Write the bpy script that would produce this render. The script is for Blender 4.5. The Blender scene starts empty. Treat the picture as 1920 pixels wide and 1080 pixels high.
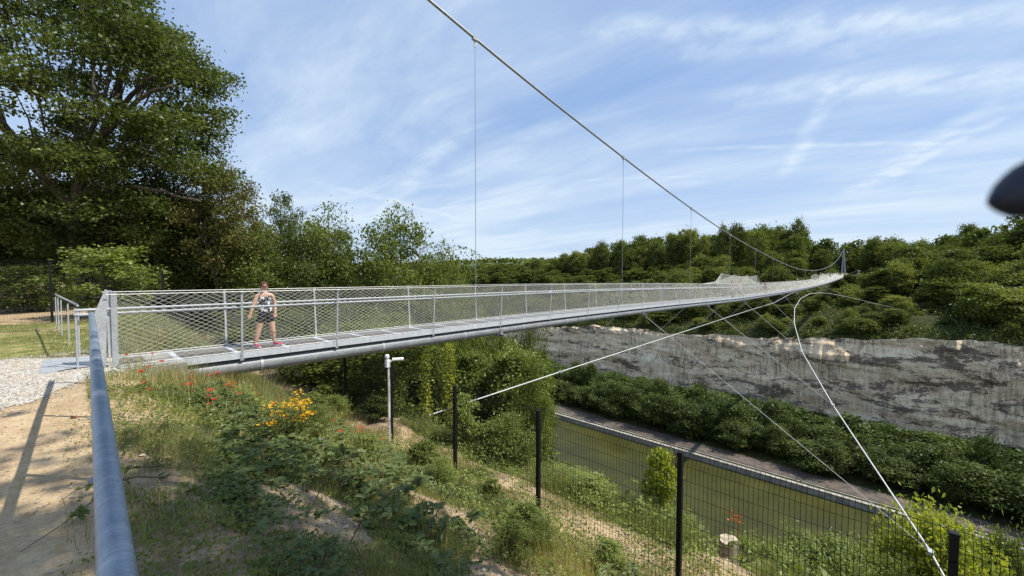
import bpy, math, random
import numpy as np
from math import radians, sin, cos, pi
from mathutils import Vector

# ------------------------------------------------------------------ camera, world, sun, exposure
SC = bpy.context.scene
COL = SC.collection
YAW = radians(42.3); FPX = 750.0; PIT = math.atan(28/FPX); CAMZ = 1.7
S_, C_ = sin(YAW), cos(YAW)
cam_d = bpy.data.cameras.new('camera'); cam = bpy.data.objects.new('camera', cam_d); COL.objects.link(cam)
cam.location = (0, 0, CAMZ); cam.rotation_euler = (pi/2-PIT, 0, YAW)
cam_d.sensor_width = 36; cam_d.lens = 36*FPX/1920; cam_d.clip_start = 0.02; cam_d.clip_end = 8000
cam_d.dof.use_dof = True; cam_d.dof.focus_distance = 14; cam_d.dof.aperture_fstop = 14
SC.camera = cam
SC.render.resolution_x = 1024; SC.render.resolution_y = 576
SUN = Vector((.61, .46, 1.1)).normalized()
SUN_EL = math.asin(SUN.z); SUN_AZ = math.atan2(SUN.x, SUN.y)
sd = bpy.data.lights.new('sun', 'SUN'); sun = bpy.data.objects.new('sun', sd); COL.objects.link(sun)
sd.energy = 4.1; sd.angle = radians(.55); sd.color = (1, .94, .82)
sun.rotation_euler = SUN.to_track_quat('Z', 'Y').to_euler(); sun.location = (20, 20, 40)
SC.view_settings.view_transform = 'Standard'; SC.view_settings.look = 'None'
SC.view_settings.exposure = 0.60; SC.view_settings.gamma = 1
SC.cycles.max_bounces = 6; SC.cycles.transparent_max_bounces = 6
SC.cycles.diffuse_bounces = 4

def cam_dir(px, py):
    a = (px-960)/FPX; b = -(py-540)/FPX
    fy = cos(PIT)+b*sin(PIT); up = -sin(PIT)+b*cos(PIT)
    return np.array([a*C_-fy*S_, a*S_+fy*C_, up])

class NT:
    """tiny node helper"""
    def __init__(s, nt): s.nt = nt
    def n(s, t, **kw):
        nd = s.nt.nodes.new(t)
        for k, v in kw.items():
            if k.startswith('i_'):
                nd.inputs[int(k[2:])].default_value = v
            else: setattr(nd, k, v)
        return nd
    def l(s, a, b): s.nt.links.new(a, b)
    def v(s, x, sock):
        if isinstance(x, (int, float)): sock.default_value = x
        elif isinstance(x, (tuple, list)): sock.default_value = x
        else: s.l(x, sock)
    def math(s, op, a, b=0.0, c=None, clamp=False):
        m = s.n('ShaderNodeMath', operation=op, use_clamp=clamp); s.v(a, m.inputs[0]); s.v(b, m.inputs[1])
        if c is not None: s.v(c, m.inputs[2])
        return m.outputs[0]
    def vm(s, op, a, b=(0, 0, 0)):
        m = s.n('ShaderNodeVectorMath', operation=op); s.v(a, m.inputs[0]); s.v(b, m.inputs[1]); return m.outputs[0]
    def noise(s, vec, scale, det=4, rough=.55, dist=0.0):
        m = s.n('ShaderNodeTexNoise'); s.l(vec, m.inputs['Vector']); m.inputs['Scale'].default_value = scale
        m.inputs['Detail'].default_value = det; m.inputs['Roughness'].default_value = rough
        m.inputs['Distortion'].default_value = dist; return m.outputs['Fac']
    def ramp(s, x, stops):
        r = s.n('ShaderNodeValToRGB'); s.l(x, r.inputs[0]); e = r.color_ramp.elements
        while len(e) < len(stops): e.new(.5)
        for i, (p, c) in enumerate(stops):
            e[i].position = p; e[i].color = (c[0], c[1], c[2], 1) if isinstance(c, (tuple, list)) else (c, c, c, 1)
        return r.outputs['Color']
    def mix(s, f, a, b, mode='MIX'):
        m = s.n('ShaderNodeMix', data_type='RGBA', blend_type=mode); s.v(f, m.inputs[0])
        s.v(a if not isinstance(a, tuple) else (*a[:3], 1), m.inputs[6]); s.v(b if not isinstance(b, tuple) else (*b[:3], 1), m.inputs[7])
        return m.outputs[2]
    def sm(s, x, lo, hi):
        m = s.n('ShaderNodeMapRange', interpolation_type='SMOOTHSTEP', clamp=True); s.v(x, m.inputs[0])
        m.inputs[1].default_value = lo; m.inputs[2].default_value = hi; return m.outputs[0]

w = bpy.data.worlds.new('World'); SC.world = w; w.use_nodes = True
N = NT(w.node_tree); w.node_tree.nodes.clear()
sky = N.n('ShaderNodeTexSky', sky_type='NISHITA', sun_disc=False); sky.sun_elevation = SUN_EL; sky.sun_rotation = SUN_AZ
sky.air_density = 1.0; sky.dust_density = .6; sky.ozone_density = 2.2; sky.altitude = 100
tc = N.n('ShaderNodeTexCoord'); D = tc.outputs['Generated']
sep = N.n('ShaderNodeSeparateXYZ'); N.l(D, sep.inputs[0])
zz = N.math('MAXIMUM', sep.outputs[2], 0.0)
den = N.math('ADD', zz, .10)
px_ = N.math('DIVIDE', sep.outputs[0], den); py_ = N.math('DIVIDE', sep.outputs[1], den)
cmb = N.n('ShaderNodeCombineXYZ'); N.l(px_, cmb.inputs[0]); N.l(py_, cmb.inputs[1]); P = cmb.outputs[0]
def rotated(ang, sx, sy):
    m = N.n('ShaderNodeMapping'); N.l(P, m.inputs[0]); m.inputs['Rotation'].default_value = (0, 0, ang)
    m.inputs['Scale'].default_value = (sx, sy, 1); return m.outputs[0]
n1 = N.noise(rotated(radians(-42), .5, 1.5), .8, 7, .58, .5)
n2 = N.noise(rotated(radians(-70), .6, 1.9), 1.6, 7, .62, .6)
n3 = N.noise(rotated(radians(10), 1, 1), .45, 3, .5, .3)
c1 = N.sm(n1, .28, .80); c2 = N.sm(n2, .36, .84); c3 = N.sm(n3, .30, .66)
cov = N.math('MULTIPLY', N.math('ADD', N.math('MULTIPLY', c1, .62), N.math('MULTIPLY', c2, .42)), N.math('ADD', N.math('MULTIPLY', c3, .75), .38))
def plane_pt(px, py):
    d = cam_dir(px, py); d = d/np.linalg.norm(d); k = max(d[2], 0)+.10; return d[0]/k, d[1]/k
def trail(p0, p1, wid, amp, soft=.6):
    (x0, y0), (x1, y1) = plane_pt(*p0), plane_pt(*p1)
    L = math.hypot(x1-x0, y1-y0); tx, ty = (x1-x0)/L, (y1-y0)/L
    wv = N.math('MULTIPLY', N.math('SUBTRACT', N.noise(P, 2.2, 3), .5), wid*1.6)
    al = N.math('ADD', N.math('MULTIPLY', N.math('SUBTRACT', px_, x0), tx), N.math('MULTIPLY', N.math('SUBTRACT', py_, y0), ty))
    ac = N.math('ADD', N.math('ADD', N.math('MULTIPLY', N.math('SUBTRACT', px_, x0), -ty), N.math('MULTIPLY', N.math('SUBTRACT', py_, y0), tx)), wv)
    ac = N.math('ABSOLUTE', ac)
    m = N.math('SUBTRACT', 1, N.sm(ac, 0, wid))
    e = N.math('MULTIPLY', N.sm(al, 0, L*.3), N.math('SUBTRACT', 1, N.sm(al, L*.8, L*1.1)))
    br = N.math('ADD', .35, N.sm(N.noise(P, 7, 4), .35, .65))
    return N.math('MULTIPLY', N.math('MULTIPLY', N.math('MULTIPLY', m, e), br), amp)
for a in [((960, 75), (1990, 30), .10, .42), ((1200, 285), (1800, 268), .05, .24), ((1990, 110), (1600, 365), .12, .30),
          ((1980, 170), (1650, 340), .06, .26), ((1600, 110), (1470, 330), .075, .30), ((1280, 185), (1990, 140), .16, .36), ((1150, 110), (1700, 70), .14, .28),
          ((1050, 340), (1330, 330), .025, .25), ((540, 330), (900, 420), .09, .22), ((950, 150), (700, 420), .12, .22)]:
    cov = N.math('ADD', cov, trail(*a))
hor = N.math('SUBTRACT', 1, N.sm(sep.outputs[2], 0.0, .36))
cov = N.math('ADD', cov, N.math('MULTIPLY', hor, .46))
cov = N.math('MINIMUM', N.math('MAXIMUM', cov, 0), .90)
skyc = N.mix(.72, N.mix(1.0, sky.outputs[0], (.9, .98, 1.1), 'MULTIPLY'), (2.85, 4.3, 7.05))
skym = N.mix(cov, skyc, (6.0, 7.0, 8.0))
bg = N.n('ShaderNodeBackground'); bg.inputs[1].default_value = .083; N.l(skym, bg.inputs[0])
wo = N.n('ShaderNodeOutputWorld'); N.l(bg.outputs[0], wo.inputs[0])

# ------------------------------------------------------------------ numpy noise, meshes
def _h(ix, iy, seed):
    n = (ix.astype(np.int64)*374761393 + iy.astype(np.int64)*668265263 + seed*1442695041) & 0x7fffffff
    n = ((n ^ (n >> 13))*1274126177) & 0x7fffffff
    return ((n ^ (n >> 16)) & 0xffff)/65535.0
def vnoise(x, y, seed=0):
    x = np.asarray(x, float); y = np.asarray(y, float)
    ix = np.floor(x); iy = np.floor(y); fx = x-ix; fy = y-iy
    fx = fx*fx*(3-2*fx); fy = fy*fy*(3-2*fy)
    a = _h(ix, iy, seed); b = _h(ix+1, iy, seed); c = _h(ix, iy+1, seed); d = _h(ix+1, iy+1, seed)
    return a+(b-a)*fx+(c-a)*fy+(a-b-c+d)*fx*fy
def fbm(x, y, oct=4, seed=0):
    x = np.asarray(x, float); y = np.asarray(y, float)
    s = 0; a = .5; t = 0
    for i in range(oct):
        s = s+a*vnoise(x*2**i+7.3*i, y*2**i+3.1*i, seed+i*17); t += a; a *= .5
    return s/t-.5
def sstep(x, a, b):
    t = np.clip((np.asarray(x, float)-a)/(b-a), 0, 1); return t*t*(3-2*t)

class MB:
    def __init__(s): s.v = []; s.f = []; s.n = 0
    def add(s, v, f):
        v = np.asarray(v, float).reshape(-1, 3); f = np.asarray(f, int)
        s.v.append(v); s.f.append(f+s.n); s.n += len(v)
    def box(s, c, size, rot=None):
        d = np.array([[x, y, z] for x in (-.5, .5) for y in (-.5, .5) for z in (-.5, .5)])*np.array(size)
        if rot is not None: d = d@np.array(rot).T
        s.add(d+np.array(c), [[0, 1, 3, 2], [4, 6, 7, 5], [0, 4, 5, 1], [2, 3, 7, 6], [0, 2, 6, 4], [1, 5, 7, 3]])
    def tube(s, pts, r, n=8, cap=True):
        p = np.asarray(pts, float); m = len(p); r = np.ones(m)*r if np.isscalar(r) else np.asarray(r, float)
        t = np.gradient(p, axis=0); t /= np.linalg.norm(t, axis=1)[:, None]+1e-12
        ref = np.array([0, 0, 1.0]) if abs(t[:, 2]).mean() < .8 else np.array([1.0, 0, 0])
        u = np.cross(t, ref); u /= np.linalg.norm(u, axis=1)[:, None]+1e-9; w_ = np.cross(u, t)
        a = np.arange(n)*2*pi/n
        v = p[:, None]+r[:, None, None]*(np.cos(a)[None, :, None]*u[:, None]+np.sin(a)[None, :, None]*w_[:, None])
        i = np.arange(m-1)[:, None]*n; j = np.arange(n)[None]; k = (j+1) % n
        f = np.stack([i+j, i+k, i+n+k, i+n+j], -1).reshape(-1, 4)
        s.add(v.reshape(-1, 3), f)
        if cap and n > 3:
            b = s.n-m*n
            for o in (0, (m-1)*n):
                for q in range(1, n-1, 2):
                    s.f.append(np.array([[b+o, b+o+q, b+o+q+1, b+o+min(q+2, n-1)]]) if q+2 < n else np.array([[b+o, b+o+q, b+o+q+1]]))
    def wires(s, A, B, r, n=3):
        """many straight thin bars at once"""
        A = np.asarray(A, float); B = np.asarray(B, float); t = B-A; t /= np.linalg.norm(t, axis=1)[:, None]
        ref = np.where(abs(t[:, 2:3]) < .9, np.array([[0, 0, 1.0]]), np.array([[1.0, 0, 0]]))
        u = np.cross(t, ref); u /= np.linalg.norm(u, axis=1)[:, None]; w_ = np.cross(u, t)
        a = np.arange(n)*2*pi/n
        off = r*(np.cos(a)[None, :, None]*u[:, None]+np.sin(a)[None, :, None]*w_[:, None])
        v = np.concatenate([A[:, None]+off, B[:, None]+off], 1)
        j = np.arange(n); k = (j+1) % n
        f0 = np.stack([j, k, n+k, n+j], -1); f = (np.arange(len(A))[:, None, None]*2*n+f0[None]).reshape(-1, 4)
        s.add(v.reshape(-1, 3), f)
    def lathe(s, prof, c=(0, 0, 0), n=16):
        prof = np.asarray(prof, float); m = len(prof); a = np.arange(n)*2*pi/n
        v = np.stack([prof[:, 0:1]*np.cos(a), prof[:, 0:1]*np.sin(a), np.repeat(prof[:, 1:2], n, 1)], -1)+np.array(c)
        i = np.arange(m-1)[:, None]*n; j = np.arange(n)[None]; k = (j+1) % n
        s.add(v.reshape(-1, 3), np.stack([i+j, i+k, i+n+k, i+n+j], -1).reshape(-1, 4))
    def mesh(s, name, smooth=False):
        me = bpy.data.meshes.new(name)
        if not s.v: return me
        v = np.concatenate(s.v)
        fl = [f.reshape(-1, f.shape[-1]) for f in s.f]
        tot = np.concatenate([np.full(len(f), f.shape[1]) for f in fl]); li = np.concatenate([f.ravel() for f in fl])
        me.vertices.add(len(v)); me.vertices.foreach_set('co', v.astype(np.float32).ravel())
        me.loops.add(len(li)); me.loops.foreach_set('vertex_index', li.astype(np.int32))
        me.polygons.add(len(tot)); me.polygons.foreach_set('loop_start', (np.cumsum(tot)-tot).astype(np.int32))
        try: me.polygons.foreach_set('loop_total', tot.astype(np.int32))
        except Exception: pass
        me.polygons.foreach_set('use_smooth', np.full(len(tot), bool(smooth)))
        me.update(calc_edges=True); return me
def link(name, me, mat, parent=None, **tags):
    o = bpy.data.objects.new(name, me); COL.objects.link(o)
    if mat is not None and not len(me.materials): me.materials.append(mat)
    if parent is not None: o.parent = parent
    for k, v in tags.items(): o[k] = v
    return o
def build(mb, name, mat, parent=None, smooth=False, **tags): return link(name, mb.mesh(name, smooth), mat, parent, **tags)
def empty(name, loc, label, cat, group=None, rz=0):
    o = bpy.data.objects.new(name, None); COL.objects.link(o); o.location = loc; o.rotation_euler = (0, 0, rz)
    o.empty_display_size = .2; o['label'] = label; o['category'] = cat
    if group: o['group'] = group
    return o
def copy_thing(o, loc, rz=0, sc=None, label=None, group=None):
    c = o.copy(); COL.objects.link(c); c.location = loc; c.rotation_euler = (0, 0, rz)
    if sc is not None: c.scale = sc if isinstance(sc, tuple) else (sc,)*3
    if label: c['label'] = label
    if group: c['group'] = group
    for ch in o.children:
        d = ch.copy(); COL.objects.link(d); d.parent = c
        for g in ch.children:
            e = g.copy(); COL.objects.link(e); e.parent = d
    return c

# ------------------------------------------------------------------ materials
def newmat(name):
    m = bpy.data.materials.new(name); m.use_nodes = True; m.node_tree.nodes.clear(); n = NT(m.node_tree)
    o = n.n('ShaderNodeOutputMaterial'); return m, n, o
def pos(n):
    return n.n('ShaderNodeNewGeometry').outputs['Position']
def bump(n, h, st, dist=.02):
    b = n.n('ShaderNodeBump'); b.inputs['Strength'].default_value = st; b.inputs['Distance'].default_value = dist; n.l(h, b.inputs['Height']); return b.outputs[0]
def simple(name, col, rough=.6, metal=0.0, var=.15, vs=8, col2=None, bst=0, spec=.5):
    m, n, o = newmat(name); p = n.n('ShaderNodeBsdfPrincipled'); P = pos(n)
    f = n.noise(P, vs, 5, .6)
    c2 = col2 or tuple(c*(1-var*2) for c in col)
    n.l(n.mix(n.sm(f, .3, .7), c2, col), p.inputs['Base Color'])
    p.inputs['Roughness'].default_value = rough; p.inputs['Metallic'].default_value = metal; p.inputs['Specular IOR Level'].default_value = spec
    if bst: n.l(bump(n, n.noise(P, vs*3, 5), bst), p.inputs['Normal'])
    n.l(p.outputs[0], o.inputs[0]); return m
def leafmat(name, col, col2, tr=.35, ns=.6, gloss=.014, col3=None):
    m, n, o = newmat(name); g = n.n('ShaderNodeNewGeometry'); P = g.outputs['Position']
    ri = g.outputs['Random Per Island']
    f = n.math('ADD', n.math('MULTIPLY', n.sm(n.noise(P, ns, 3), .35, .65), .55), n.math('MULTIPLY', ri, .45))
    c = n.mix(f, col, col2)
    if col3: c = n.mix(n.math('MULTIPLY', n.math('GREATER_THAN', ri, .86), .8), c, col3)
    d = n.n('ShaderNodeBsdfDiffuse'); n.l(c, d.inputs[0]); t = n.n('ShaderNodeBsdfTranslucent')
    n.l(n.mix(1, c, (1.25, 1.35, .55), 'MULTIPLY'), t.inputs[0])
    ms = n.n('ShaderNodeMixShader'); ms.inputs[0].default_value = tr; n.l(d.outputs[0], ms.inputs[1]); n.l(t.outputs[0], ms.inputs[2])
    gl = n.n('ShaderNodeBsdfGlossy'); gl.inputs['Roughness'].default_value = .42; gl.inputs['Color'].default_value = (.9, .95, 1, 1)
    m2 = n.n('ShaderNodeMixShader'); m2.inputs[0].default_value = gloss; n.l(ms.outputs[0], m2.inputs[1]); n.l(gl.outputs[0], m2.inputs[2])
    n.l(m2.outputs[0], o.inputs[0]); return m
def galv(name, a=.42, b=.62, metal=.55, rough=.42, scale=14):
    m, n, o = newmat(name); p = n.n('ShaderNodeBsdfPrincipled'); P = pos(n)
    v = n.n('ShaderNodeTexVoronoi'); n.l(P, v.inputs['Vector']); v.inputs['Scale'].default_value = scale*3
    sp = n.n('ShaderNodeSeparateColor'); n.l(v.outputs['Color'], sp.inputs[0])
    f = n.math('ADD', n.math('MULTIPLY', n.noise(P, scale*.5, 5, .65), .7), n.math('MULTIPLY', sp.outputs[0], .3))
    n.l(n.ramp(f, [(.3, (a*.93, a*.98, a*1.05)), (.7, (b*.95, b, b*1.05))]), p.inputs['Base Color'])
    p.inputs['Metallic'].default_value = metal
    n.l(n.math('ADD', n.math('MULTIPLY', f, .25), rough-.1), p.inputs['Roughness'])
    n.l(bump(n, n.noise(P, scale*4, 4), .12, .004), p.inputs['Normal'])
    n.l(p.outputs[0], o.inputs[0]); return m

M = {}
M['galv'] = galv('galvanised_steel', .34, .48, .25, .6)
M['beam'] = galv('beam_steel', .50, .64, .2, .6)
def pipe_mat():
    m, n, o = newmat('weathered_pipe'); p = n.n('ShaderNodeBsdfPrincipled'); P = pos(n)
    mp = n.n('ShaderNodeMapping'); n.l(P, mp.inputs[0]); mp.inputs['Scale'].default_value = (60, 5, 5); mp.inputs['Rotation'].default_value = (0, .5, .35)
    a = n.noise(mp.outputs[0], 1.0, 5, .7, .6); b = n.noise(P, 9, 5, .6); c = n.noise(P, 120, 3, .6)
    f = n.math('ADD', n.math('ADD', n.math('MULTIPLY', a, .45), n.math('MULTIPLY', b, .35)), n.math('MULTIPLY', c, .25))
    n.l(n.ramp(f, [(.36, (.16, .205, .26)), (.52, (.25, .31, .38)), (.68, (.42, .47, .53))]), p.inputs['Base Color'])
    p.inputs['Metallic'].default_value = .5; n.l(n.math('ADD', n.math('MULTIPLY', f, .3), .3), p.inputs['Roughness'])
    n.l(bump(n, a, .15, .002), p.inputs['Normal']); n.l(p.outputs[0], o.inputs[0]); return m
M['pipe'] = pipe_mat()
M['tube'] = galv('tube_steel', .20, .30, .15, .5, 5)
M['cable'] = simple('steel_cable', (.42, .43, .42), .45, .5, .2, 20)
M['whitecable'] = simple('pale_cable', (.74, .74, .72), .5, .1, .1, 20)
M['netwire'] = simple('net_wire', (.60, .60, .56), .55, .1, .1, 20)
M['blackmetal'] = simple('black_powder_coat', (.010, .010, .011), .6, 0, .1, 20, spec=.2)
M['whitepl'] = simple('white_plastic', (.75, .75, .73), .4, 0, .05)
M['concrete'] = simple('concrete', (.36, .34, .31), .85, 0, .25, 3, bst=.3)
M['bark'] = simple('bark', (.11, .09, .065), .9, 0, .3, 9, bst=.6)
M['palebark'] = simple('pale_bark', (.34, .29, .22), .85, 0, .25, 9, bst=.4)
M['soilstone'] = simple('pebbles', (.60, .50, .38), .85, 0, .3, 5)
M['greystone'] = simple('gravel_stone', (.50, .46, .41), .85, 0, .3, 9)
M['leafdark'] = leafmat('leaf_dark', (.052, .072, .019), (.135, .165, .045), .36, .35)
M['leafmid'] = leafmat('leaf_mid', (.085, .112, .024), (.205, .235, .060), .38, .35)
M['leaflight'] = leafmat('leaf_light', (.105, .145, .034), (.27, .305, .085), .34, .5)
M['leafbrown'] = leafmat('leaf_russet', (.085, .088, .026), (.20, .175, .055), .35, .8)
M['leafyellow'] = leafmat('leaf_yellow_green', (0.1980, 0.2440, 0.0263), (0.4224, 0.4148, 0.0735), .45, .8)
M['leafbrier'] = leafmat('leaf_bramble', (.080, .118, .036), (.19, .225, .080), .32, 1.5, .02)
M['leaffar'] = leafmat('leaf_far', (.058, .082, .018), (.165, .19, .045), .34, .08)
M['leaffar2'] = leafmat('leaf_far_light', (.11, .135, .028), (.26, .27, .07), .36, .08)
M['leafvalley'] = leafmat('leaf_valley', (.040, .064, .016), (.13, .165, .044), .30, .10)
M['grass'] = leafmat('grass_blade', (.13, .155, .055), (.30, .31, .13), .35, .9, .02, (.50, .43, .23))
M['drygrass'] = leafmat('dry_grass', (0.2904, 0.2318, 0.0788), (0.5544, 0.4392, 0.1680), .3, .9, .02)
M['poppy'] = leafmat('poppy_petal', (.42, .022, .012), (.60, .06, .025), .3, 3, .03)
M['yellow'] = leafmat('ragwort_petal', (.62, .33, .015), (.80, .48, .03), .25, 3, .02)
M['deadleaf'] = simple('dead_leaf', (.30, .08, .035), .8)
M['twig'] = simple('twig', (.13, .08, .05), .85)

def deck_mat():
    m, n, o = newmat('grating'); p = n.n('ShaderNodeBsdfPrincipled'); P = pos(n)
    sp = n.n('ShaderNodeSeparateXYZ'); n.l(P, sp.inputs[0])
    a = n.math('FRACT', n.math('MULTIPLY', sp.outputs[0], 30)); b = n.math('FRACT', n.math('MULTIPLY', sp.outputs[1], 30))
    g = n.math('MAXIMUM', n.math('LESS_THAN', a, .22), n.math('LESS_THAN', b, .22))
    n.l(n.mix(n.math('MULTIPLY', g, .6), n.mix(n.sm(n.noise(P, 1.2, 4), .3, .7), (.125, .105, .09), (.19, .165, .145)), (.25, .245, .235)), p.inputs['Base Color'])
    p.inputs['Roughness'].default_value = .55; p.inputs['Metallic'].default_value = .2
    n.l(p.outputs[0], o.inputs[0]); return m
M['deck'] = deck_mat()

def ground_mat():
    m, n, o = newmat('ground_soil'); p = n.n('ShaderNodeBsdfPrincipled'); P = pos(n)
    at = n.n('ShaderNodeVertexColor'); at.layer_name = 'mask'; sp = n.n('ShaderNodeSeparateColor'); n.l(at.outputs[0], sp.inputs[0])
    nf = n.noise(P, 26, 6, .65); nm = n.noise(P, 3.2, 5, .6); nb = n.noise(P, .5, 4, .6)
    sand = n.ramp(n.math('ADD', n.math('MULTIPLY', nf, .5), n.math('MULTIPLY', nm, .5)), [(.34, (.29, .205, .125)), (.5, (.42, .31, .19)), (.66, (.55, .43, .28))])
    soil = n.ramp(n.math('ADD', n.math('MULTIPLY', nf, .45), n.math('MULTIPLY', nm, .55)), [(.34, (.15, .105, .068)), (.5, (.30, .22, .145)), (.66, (.50, .39, .27))])
    lawn = n.ramp(n.math('ADD', n.math('MULTIPLY', nf, .4), n.math('MULTIPLY', nm, .6)), [(.38, (.10, .125, .035)), (.50, (.19, .19, .06)), (.62, (.42, .34, .17))])
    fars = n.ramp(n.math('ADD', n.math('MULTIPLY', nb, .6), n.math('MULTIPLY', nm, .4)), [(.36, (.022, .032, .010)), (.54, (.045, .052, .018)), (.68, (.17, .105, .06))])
    wob = n.math('MULTIPLY', n.math('SUBTRACT', nm, .5), .9)
    def k(c): return n.sm(n.math('ADD', c, wob), .35, .65)
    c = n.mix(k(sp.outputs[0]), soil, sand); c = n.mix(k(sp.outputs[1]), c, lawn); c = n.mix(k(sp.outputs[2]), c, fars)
    n.l(c, p.inputs['Base Color']); p.inputs['Roughness'].default_value = .95; p.inputs['Specular IOR Level'].default_value = .15
    n.l(bump(n, n.math('ADD', nf, n.math('MULTIPLY', nm, 2)), .55, .03), p.inputs['Normal'])
    n.l(p.outputs[0], o.inputs[0]); return m
M['ground'] = ground_mat()
def gravel_mat():
    m, n, o = newmat('gravel'); p = n.n('ShaderNodeBsdfPrincipled'); P = pos(n)
    v = n.n('ShaderNodeTexVoronoi'); n.l(P, v.inputs['Vector']); v.inputs['Scale'].default_value = 38
    sp = n.n('ShaderNodeSeparateColor'); n.l(v.outputs['Color'], sp.inputs[0])
    c = n.ramp(sp.outputs[0], [(0, (.27, .23, .19)), (.4, (.46, .42, .37)), (1, (.64, .60, .55))])
    c = n.mix(n.sm(n.noise(P, 2, 4), .5, .8), c, (.50, .40, .27))
    n.l(c, p.inputs['Base Color']); p.inputs['Roughness'].default_value = .9
    n.l(bump(n, v.outputs['Distance'], .7, .02), p.inputs['Normal']); n.l(p.outputs[0], o.inputs[0]); return m
M['gravel'] = gravel_mat()
def cliff_mat():
    m, n, o = newmat('marl_cliff'); p = n.n('ShaderNodeBsdfPrincipled'); P = pos(n)
    def mp(sx, sy, sz):
        q = n.n('ShaderNodeMapping'); n.l(P, q.inputs[0]); q.inputs['Scale'].default_value = (sx, sy, sz); return q.outputs[0]
    q = n.n('ShaderNodeMapping'); n.l(P, q.inputs[0]); q.inputs['Rotation'].default_value = (0, radians(9), 0); q.inputs['Scale'].default_value = (.07, .07, .24)
    a = n.noise(q.outputs[0], 1, 9, .74, .9)             # weathered dark patches, dipping gently
    b = n.noise(mp(1.15, .5, .07), 1, 3, .5, .15)        # vertical flutes; their raking light and shade is put into the colour
    b2 = n.noise(mp(2.6, 1, .16), 1, 3, .6, .3)
    bm = n.sm(n.noise(mp(.06, .06, .12), 1, 3), .4, .62)
    d = n.noise(mp(.5, .5, .9), 1, 6, .7, .4)
    base = n.ramp(n.noise(mp(.05, .05, .35), 1, 8, .68, .5), [(.38, (.70, .50, .33)), (.5, (.90, .68, .45)), (.62, (.96, .80, .57))])
    fl = n.math('MULTIPLY', n.math('ADD', n.math('MULTIPLY', n.sm(b, .49, .57), .6), n.math('MULTIPLY', n.sm(b2, .49, .58), .45)), n.math('ADD', .25, n.math('MULTIPLY', bm, .6)))
    c = n.mix(fl, base, (.22, .165, .125))  # flutes painted darker, standing in for sun-raked relief
    fine = n.noise(mp(1.6, 1.6, 2.6), 1, 7, .78, .8)
    c = n.mix(n.math('MULTIPLY', n.sm(fine, .53, .60), .45), c, (.28, .215, .16))
    c = n.mix(n.math('MULTIPLY', n.sm(fine, .48, .40), .6), c, (.98, .86, .66))
    dk = n.math('ADD', n.math('MULTIPLY', a, .66), n.math('ADD', n.math('MULTIPLY', d, .17), n.math('MULTIPLY', fine, .17)))
    c = n.mix(n.math('MULTIPLY', n.sm(dk, .518, .545), .80), c, (.085, .066, .056))
    n.l(c, p.inputs['Base Color']); p.inputs['Roughness'].default_value = .95; p.inputs['Specular IOR Level'].default_value = .1
    n.l(bump(n, n.math('SUBTRACT', n.math('MULTIPLY', d, .8), n.math('ADD', n.math('MULTIPLY', b, .5), dk)), .6, .7), p.inputs['Normal']); n.l(p.outputs[0], o.inputs[0]); return m
M['cliff'] = cliff_mat()
def water_mat():
    m, n, o = newmat('green_water'); p = n.n('ShaderNodeBsdfPrincipled'); P = pos(n)
    n.l(n.mix(n.sm(n.noise(P, .12, 6, .6), .35, .7), (.040, .041, .010), (.062, .060, .015)), p.inputs['Base Color'])
    p.inputs['Roughness'].default_value = .30; p.inputs['Specular IOR Level'].default_value = .2
    n.l(bump(n, n.noise(P, 1.4, 4), .12, .1), p.inputs['Normal']); n.l(p.outputs[0], o.inputs[0]); return m
M['water'] = water_mat()
M['towpath'] = simple('towpath', (.13, .105, .085), .95, 0, .25, .6)
M['quay'] = simple('quay_concrete', (.42, .39, .34), .9, 0, .4, .8, (.22, .20, .18))
M['skin'] = simple('skin', (.62, .36, .25), .5, 0, .05)
M['hair'] = simple('hair', (.11, .028, .018), .55)
M['black'] = simple('black_cloth', (.012, .012, .014), .8)
M['pink'] = simple('pink_shoe', (.75, .05, .14), .5, 0, .1)
M['shade'] = simple('dark_lens', (.01, .01, .01), .15)
M['lip'] = simple('lips', (.45, .12, .11), .5)
M['white'] = simple('white_cloth', (.75, .74, .72), .8)
M['darkrubber'] = simple('dark_rubber', (.012, .014, .03), .6)
def print_mat():
    m, n, o = newmat('patterned_top'); p = n.n('ShaderNodeBsdfPrincipled'); P = pos(n)
    f = n.noise(P, 9, 2, .5, 1.2)
    n.l(n.ramp(f, [(.50, (.022, .022, .035)), (.55, (.62, .62, .65))]), p.inputs['Base Color']); p.inputs['Roughness'].default_value = .8
    n.l(p.outputs[0], o.inputs[0]); return m
M['print'] = print_mat()

# ------------------------------------------------------------------ terrain
def spline(pts, q):
    pts = np.array(pts, float); x, y = pts[:, 0], pts[:, 1]; q = np.asarray(q, float)
    m = np.gradient(y, x); i = np.clip(np.searchsorted(x, q)-1, 0, len(x)-2)
    h = x[i+1]-x[i]; t = np.clip((q-x[i])/h, 0, 1)
    return ((2*t**3-3*t**2+1)*y[i]+(t**3-2*t**2+t)*h*m[i]+(-2*t**3+3*t**2)*y[i+1]+(t**3-t**2)*h*m[i+1])
PR = [(-3000, 4), (-60, .6), (-10, 0), (.25, 0), (.7, -.12), (1.5, -.52), (3, -1.38), (4.5, -2.3), (5.4, -2.72), (6.6, -2.95), (7.6, -3.35), (8.4, -4.15), (10, -5.8), (20, -17.5), (44, -46),
      (48, -51), (60, -52.5), (114.6, -52.5), (115.2, -49.6), (116, -48.55), (123, -48.4), (160, -46.5), (167.5, -46), (169, -40), (172.5, -24), (174.5, -20.8), (200, -11), (228, -1.6), (236, -.2), (300, 0), (3000, 12)]
PL = [(-3000, 4), (-60, .6), (-10, 0), (1.6, 0), (2.4, -.5), (3.4, -1.6), (4.5, -2.6), (5.2, -2.8), (6.6, -2.95), (7.6, -3.25), (10, -5)] + PR[13:]
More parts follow.
